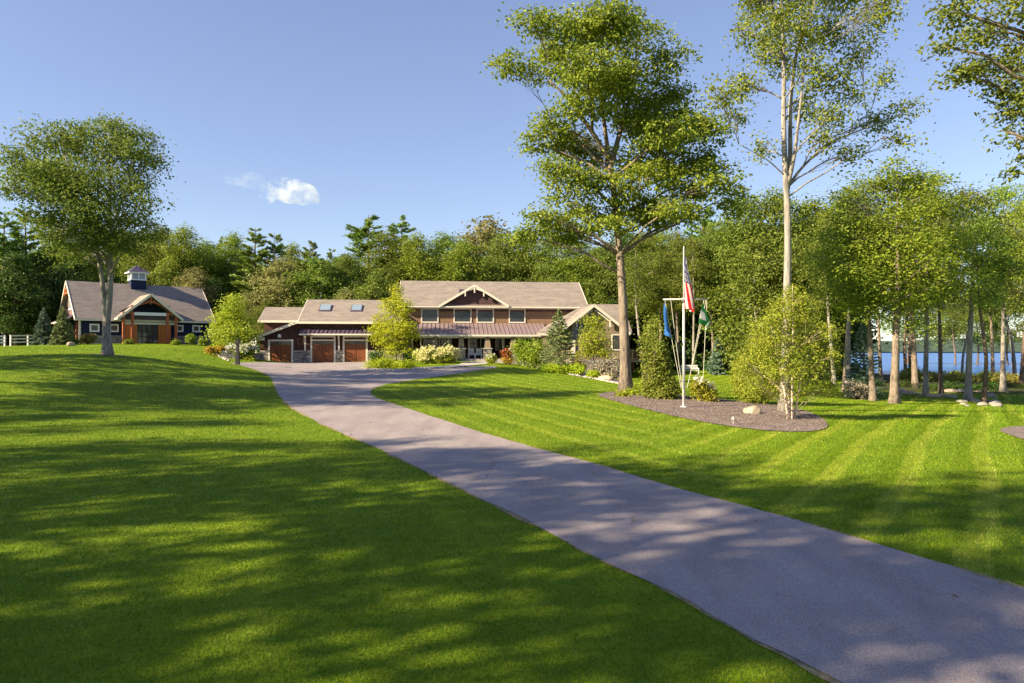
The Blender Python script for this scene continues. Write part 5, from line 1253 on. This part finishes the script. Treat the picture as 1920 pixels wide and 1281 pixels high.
WOODS = [
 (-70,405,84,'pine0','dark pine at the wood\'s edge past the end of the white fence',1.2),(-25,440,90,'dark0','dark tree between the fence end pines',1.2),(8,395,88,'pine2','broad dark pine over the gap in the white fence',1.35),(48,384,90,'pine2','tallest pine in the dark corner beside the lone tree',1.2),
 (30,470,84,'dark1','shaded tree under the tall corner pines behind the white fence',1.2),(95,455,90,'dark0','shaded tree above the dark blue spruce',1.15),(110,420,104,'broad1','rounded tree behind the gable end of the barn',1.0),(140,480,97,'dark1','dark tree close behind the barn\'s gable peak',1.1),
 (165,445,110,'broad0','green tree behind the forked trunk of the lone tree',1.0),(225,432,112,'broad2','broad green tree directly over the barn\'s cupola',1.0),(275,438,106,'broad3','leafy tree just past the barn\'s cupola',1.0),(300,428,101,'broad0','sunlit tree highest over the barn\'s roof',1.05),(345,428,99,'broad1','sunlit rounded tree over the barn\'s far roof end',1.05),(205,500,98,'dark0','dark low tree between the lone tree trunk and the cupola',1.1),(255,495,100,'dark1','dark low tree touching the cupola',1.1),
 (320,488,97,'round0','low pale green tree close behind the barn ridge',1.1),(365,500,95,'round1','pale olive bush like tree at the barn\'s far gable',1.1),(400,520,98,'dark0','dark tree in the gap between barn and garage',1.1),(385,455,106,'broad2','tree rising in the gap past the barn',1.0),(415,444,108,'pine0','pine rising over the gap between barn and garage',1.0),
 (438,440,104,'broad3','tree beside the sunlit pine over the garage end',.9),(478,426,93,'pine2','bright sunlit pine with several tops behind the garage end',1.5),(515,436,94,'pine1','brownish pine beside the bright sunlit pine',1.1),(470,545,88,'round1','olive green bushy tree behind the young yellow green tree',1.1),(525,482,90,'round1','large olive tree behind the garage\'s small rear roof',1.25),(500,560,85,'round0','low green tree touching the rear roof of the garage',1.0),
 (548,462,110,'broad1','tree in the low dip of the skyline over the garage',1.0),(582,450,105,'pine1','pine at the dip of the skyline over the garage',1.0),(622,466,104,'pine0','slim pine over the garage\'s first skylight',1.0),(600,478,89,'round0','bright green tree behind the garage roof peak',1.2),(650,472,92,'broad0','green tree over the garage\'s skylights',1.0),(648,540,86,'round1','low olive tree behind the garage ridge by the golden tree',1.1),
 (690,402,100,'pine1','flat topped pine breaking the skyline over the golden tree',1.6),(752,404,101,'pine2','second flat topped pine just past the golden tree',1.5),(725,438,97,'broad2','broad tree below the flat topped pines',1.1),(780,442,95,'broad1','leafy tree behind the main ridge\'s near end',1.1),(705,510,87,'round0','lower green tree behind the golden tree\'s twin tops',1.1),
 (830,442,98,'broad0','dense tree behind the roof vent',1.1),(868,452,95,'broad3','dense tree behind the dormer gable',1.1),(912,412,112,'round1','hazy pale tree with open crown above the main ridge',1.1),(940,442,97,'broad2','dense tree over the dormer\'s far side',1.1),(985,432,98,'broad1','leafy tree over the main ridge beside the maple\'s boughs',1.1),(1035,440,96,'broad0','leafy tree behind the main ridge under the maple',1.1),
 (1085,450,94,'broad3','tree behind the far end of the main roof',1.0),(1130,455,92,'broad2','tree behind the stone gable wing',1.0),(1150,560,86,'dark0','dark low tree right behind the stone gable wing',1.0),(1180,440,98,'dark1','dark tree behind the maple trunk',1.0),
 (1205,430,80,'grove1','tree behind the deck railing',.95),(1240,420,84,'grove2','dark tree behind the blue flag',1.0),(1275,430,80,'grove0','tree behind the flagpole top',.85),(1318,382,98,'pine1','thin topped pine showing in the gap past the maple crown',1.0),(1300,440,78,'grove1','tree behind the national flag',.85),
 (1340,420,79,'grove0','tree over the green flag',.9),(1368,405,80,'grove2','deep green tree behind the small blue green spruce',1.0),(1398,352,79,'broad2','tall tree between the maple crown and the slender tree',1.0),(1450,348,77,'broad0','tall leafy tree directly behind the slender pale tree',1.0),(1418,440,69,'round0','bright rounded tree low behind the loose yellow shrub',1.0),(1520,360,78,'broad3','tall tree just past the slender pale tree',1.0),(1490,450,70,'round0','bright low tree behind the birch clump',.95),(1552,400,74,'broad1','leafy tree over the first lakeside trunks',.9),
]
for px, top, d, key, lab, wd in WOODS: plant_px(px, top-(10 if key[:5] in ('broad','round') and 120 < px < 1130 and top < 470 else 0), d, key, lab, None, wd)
# lakeside grove: bases and tops read from the photo
GROVE = [
 (1590,738,345,'grove1','lakeside tree with paired pale trunks beside the silvery blue spruce',.95),(1583,735,380,'trunk0','companion trunk of the pair beside the silvery blue spruce',1.0),
 (1637,752,330,'grove0','leaning lakeside tree right in front of the silvery blue spruce',1.0),(1676,757,294,'grove2','dark footed leaning tree with the tallest dense lakeside crown',1.3),
 (1652,718,420,'trunk0','pale crooked tree behind the silvery blue spruce',1.0),(1716,728,335,'trunk0','slim reddish lakeside tree between the leaning tree and the straight pale one',1.2),
 (1735,744,318,'grove3','straight pale lakeside trunk with a full crown',.85),(1764,738,372,'grove4','thick leaning lakeside trunk with a dark fork',.8),
 (1815,752,335,'trunk2','straight lakeside tree standing behind the loose rock pile',1.25),(1845,757,395,'trunk1','thin grey lakeside tree at the rock pile\'s end',1.0),
 (1698,706,440,'trunk1','thin dark trunk seen against the lake beyond the leaning trees',1.0),(1708,706,470,'trunk0','thin reddish trunk against the lake next to the dark one',1.0),
 (1790,706,545,'trunk1','small crooked tree at the water\'s edge',1.1),(1803,712,520,'trunk2','slim shoreline tree beside the small crooked one',1.2),
 (1862,712,470,'trunk0','shoreline tree past the thin grey trunk',1.2),(1903,712,440,'trunk2','leaning shoreline tree near the picture\'s edge',1.2),(1915,722,372,'grove4','lakeside tree with boughs low over the water at the picture\'s edge',.9),
 (1880,735,338,'grove3','lakeside tree with sunny drooping boughs past the rock pile',.85),(1970,745,330,'grove2','lakeside tree just outside the picture by the tan stones',1.0),(1565,725,390,'grove1','shaded tree at the wood\'s corner nearest the lake',.9),
 (1765,704,535,'low0','low boughed tree over the water between the trunks',1.0),(1830,705,545,'low0','low boughed tree over the water behind the rock pile',1.0),(1892,705,540,'low0','low boughed tree over the water at the picture\'s edge',1.0),(1700,703,530,'low0','low boughed tree by the water behind the leaning trees',1.0),
]
for px, base, top, key, lab, wd in GROVE:
    x, y = ground(px, base); H = CAMZ-(top-HOR)*y/F-tz(x,y); plant(key, x, y, H, lab, None, None, wd)
# deep wood fill, alike and mostly hidden by the trees in front
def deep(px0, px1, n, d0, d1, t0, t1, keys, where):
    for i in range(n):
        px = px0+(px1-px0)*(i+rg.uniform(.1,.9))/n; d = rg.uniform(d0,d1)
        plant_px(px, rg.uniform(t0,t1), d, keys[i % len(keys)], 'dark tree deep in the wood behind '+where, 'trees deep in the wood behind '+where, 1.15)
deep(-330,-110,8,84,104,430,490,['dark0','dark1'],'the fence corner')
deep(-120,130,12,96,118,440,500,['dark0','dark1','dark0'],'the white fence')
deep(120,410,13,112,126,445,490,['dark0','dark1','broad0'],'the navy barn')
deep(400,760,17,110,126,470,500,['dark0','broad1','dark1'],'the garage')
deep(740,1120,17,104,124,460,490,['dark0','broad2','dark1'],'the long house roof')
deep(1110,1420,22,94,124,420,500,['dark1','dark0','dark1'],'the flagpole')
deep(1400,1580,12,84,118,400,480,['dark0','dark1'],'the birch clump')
# understory along the wood's edges and the shore
def under(pts, n, mat, sz, label, group, seed0, leaf=.3, nl=700):
    P = np.array([at(p[0],650,p[1])[:2] for p in pts]); s = np.r_[0,np.cumsum(np.linalg.norm(np.diff(P,axis=0),axis=1))]
    base = None
    for i, t in enumerate(np.linspace(0,s[-1],n)):
        x = np.interp(t,s,P[:,0])+rg.normal(0,.6); y = np.interp(t,s,P[:,1])+rg.normal(0,.8)
        if base is None:
            base = make_shrub('undergrowth_bush', label, 'bush', (x,y,tz(x,y)), [(0,0,.55,1,.9,.55),(.7,.2,.4,.6,.6,.4),(-.6,.1,.45,.6,.6,.45)], nl, leaf, mat, seed0, group, .22); o = base
        else: o = copy_tree(base); o.location = (x,y,tz(x,y))
        k = sz*rg.uniform(.6,1.4); o.scale = (k*1.2,k*1.2,k); o.rotation_euler = (0,0,rg.random()*6)
under([(-80,88),(60,98),(105,100)], 10, L['wood_shaded'], 1.5, 'dark bush at the wood\'s edge behind the white fence', 'bushes behind the white fence', 201)
under([(1190,84),(1290,80),(1400,79),(1560,77)], 20, L['wood_shaded'], 1.9, 'dark bush at the wood\'s edge beyond the far lawn', 'bushes edging the far lawn', 202)
under([(1570,70),(1680,62),(1750,63),(1830,66),(1940,72)], 20, L['wood_shaded'], .6, 'dark low bush between the lakeside trunks', 'bushes between the lakeside trunks', 203, .2)
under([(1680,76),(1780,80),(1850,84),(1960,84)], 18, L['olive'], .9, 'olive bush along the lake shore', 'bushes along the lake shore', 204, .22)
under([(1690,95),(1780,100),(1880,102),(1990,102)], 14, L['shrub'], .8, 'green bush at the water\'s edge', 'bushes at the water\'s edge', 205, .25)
under([(395,92),(480,84),(520,84)], 6, L['wood_shaded'], 1.4, 'dark bush in the shade between barn and garage', 'bushes between barn and garage', 206)
# trees beside and behind the camera whose shade falls over the near lawn and drive
SHADE = [(-46,36,22,'shade1',1.0),(-43,30.5,23,'shade0',1.1),(-38,24,22.5,'shade1',1.1),(-36,20,24,'shade1',1.0),(-44,12,20,'shade0',.8),(-43,7.3,20.5,'shade0',.7),(-36,4.5,20,'shade0',.7),(-33,2,21,'shade1',.75),(-28,.5,20,'shade1',1.0),(-26,-3.5,22,'shade1',1.0),(-21,-5.5,21,'shade0',1.1),(-17,-8.5,20,'shade0',1.0),(-12,-11.5,19,'shade1',1.0)]
for x, y, H, key, wd in SHADE: plant(key, x, y, H, 'tall leafy tree beside the near lawn, outside the picture, casting shade across it', 'trees shading the near lawn', None, wd)

# loose bits lying about: bark chips on the bed and a few fallen leaves
def litter(name, label, poly_xy, n, size, mat, seed, zoff):
    rng = np.random.default_rng(seed); mn = poly_xy.min(0); mx = poly_xy.max(0)
    P = rng.uniform(mn, mx, (n*3,2)); P = P[in_poly(P[:,0], P[:,1], poly_xy)][:n]
    C = np.c_[P, terr(P[:,0],P[:,1])+zoff]; V, Fc = leaf_quads(C, size, rng, None, .5, 2.5)
    tag(np_mesh(name, V, Fc, mat), label, name.replace('_',' '), None, 'stuff')
CH = NT('bark_chip'); CH.base(CH.ramp(CH.n('NewGeometry').outputs['Random Per Island'], [(0, (.11,.085,.08)), (.5, (.19,.15,.145)), (1, (.29,.24,.225))])); CH.rough(.9,.1)
litter('bark_chips', 'loose bark chips scattered over the mulch bed', BED, 9000, .06, CH.m, 3, .04)
FL = NT('fallen_leaf'); FL.base(FL.ramp(FL.n('NewGeometry').outputs['Random Per Island'], [(0, (.16,.08,.025)), (.5, (.26,.17,.04)), (1, (.30,.27,.06))])); FL.rough(.8,.1)
NEAR = ROAD[(ROAD[:,1] < 34)]
litter('fallen_leaves', 'few small fallen leaves lying on the near driveway', NEAR, 90, .07, FL.m, 4, .03)
#@@PART5
# ------------------------------------------------------------------ clouds: small real volumes of vapour far off
def cloud(label, px, py, wpx, hpx, d, dens, seed, lobes):
    c = at(px, py, d); k = d/F; bm = bmesh.new()
    for lx, ly, r in lobes:
        bmesh.ops.create_icosphere(bm, subdivisions=3, radius=1, matrix=Matrix.Translation((lx*wpx*k, 0, ly*hpx*k)) @ Matrix.Diagonal((r*wpx*k, r*wpx*k*.8, r*hpx*k*1.5, 1)))
    me = bpy.data.meshes.new('cloud'); bm.to_mesh(me); bm.free()
    o = bpy.data.objects.new('cloud', me); COL.objects.link(o); o.location = c
    rm = o.modifiers.new('union', 'REMESH'); rm.mode = 'VOXEL'; rm.voxel_size = 5
    t = NT('cloud_vapour'); t.t.nodes.remove(t.b)
    v = t.n('VolumePrincipled'); v.inputs['Color'].default_value = (1,1,1,1); v.inputs['Anisotropy'].default_value = .2
    n = t.noise(t.coord(), .028, 6, .7)
    t.l(t.math('MULTIPLY', t.ramp(n, [(.48, (0,0,0)), (.63, (1,1,1))]), dens), v.inputs['Density']); t.l(v.outputs[0], t.out.inputs['Volume'])
    me.materials.append(t.m)
    tag(o, label, 'cloud', None, 'stuff')
cloud('small bright white cloud alone in the blue sky', 545, 358, 90, 46, 1500, .03, 1, [(-.25,.15,.28),(.0,.0,.36),(.25,-.12,.32),(.45,-.28,.2),(-.5,-.3,.18),(-.05,.25,.22)])
cloud('faint wisp of cloud drifting beside the small white cloud', 462, 338, 80, 30, 1500, .006, 2, [(-.3,.1,.3),(.1,.0,.35),(.4,-.4,.25)])
cloud('pale puff of cloud by the oak\'s hanging boughs', 1912, 298, 40, 22, 1500, .012, 3, [(-.1,0,.4),(.3,.1,.5)])
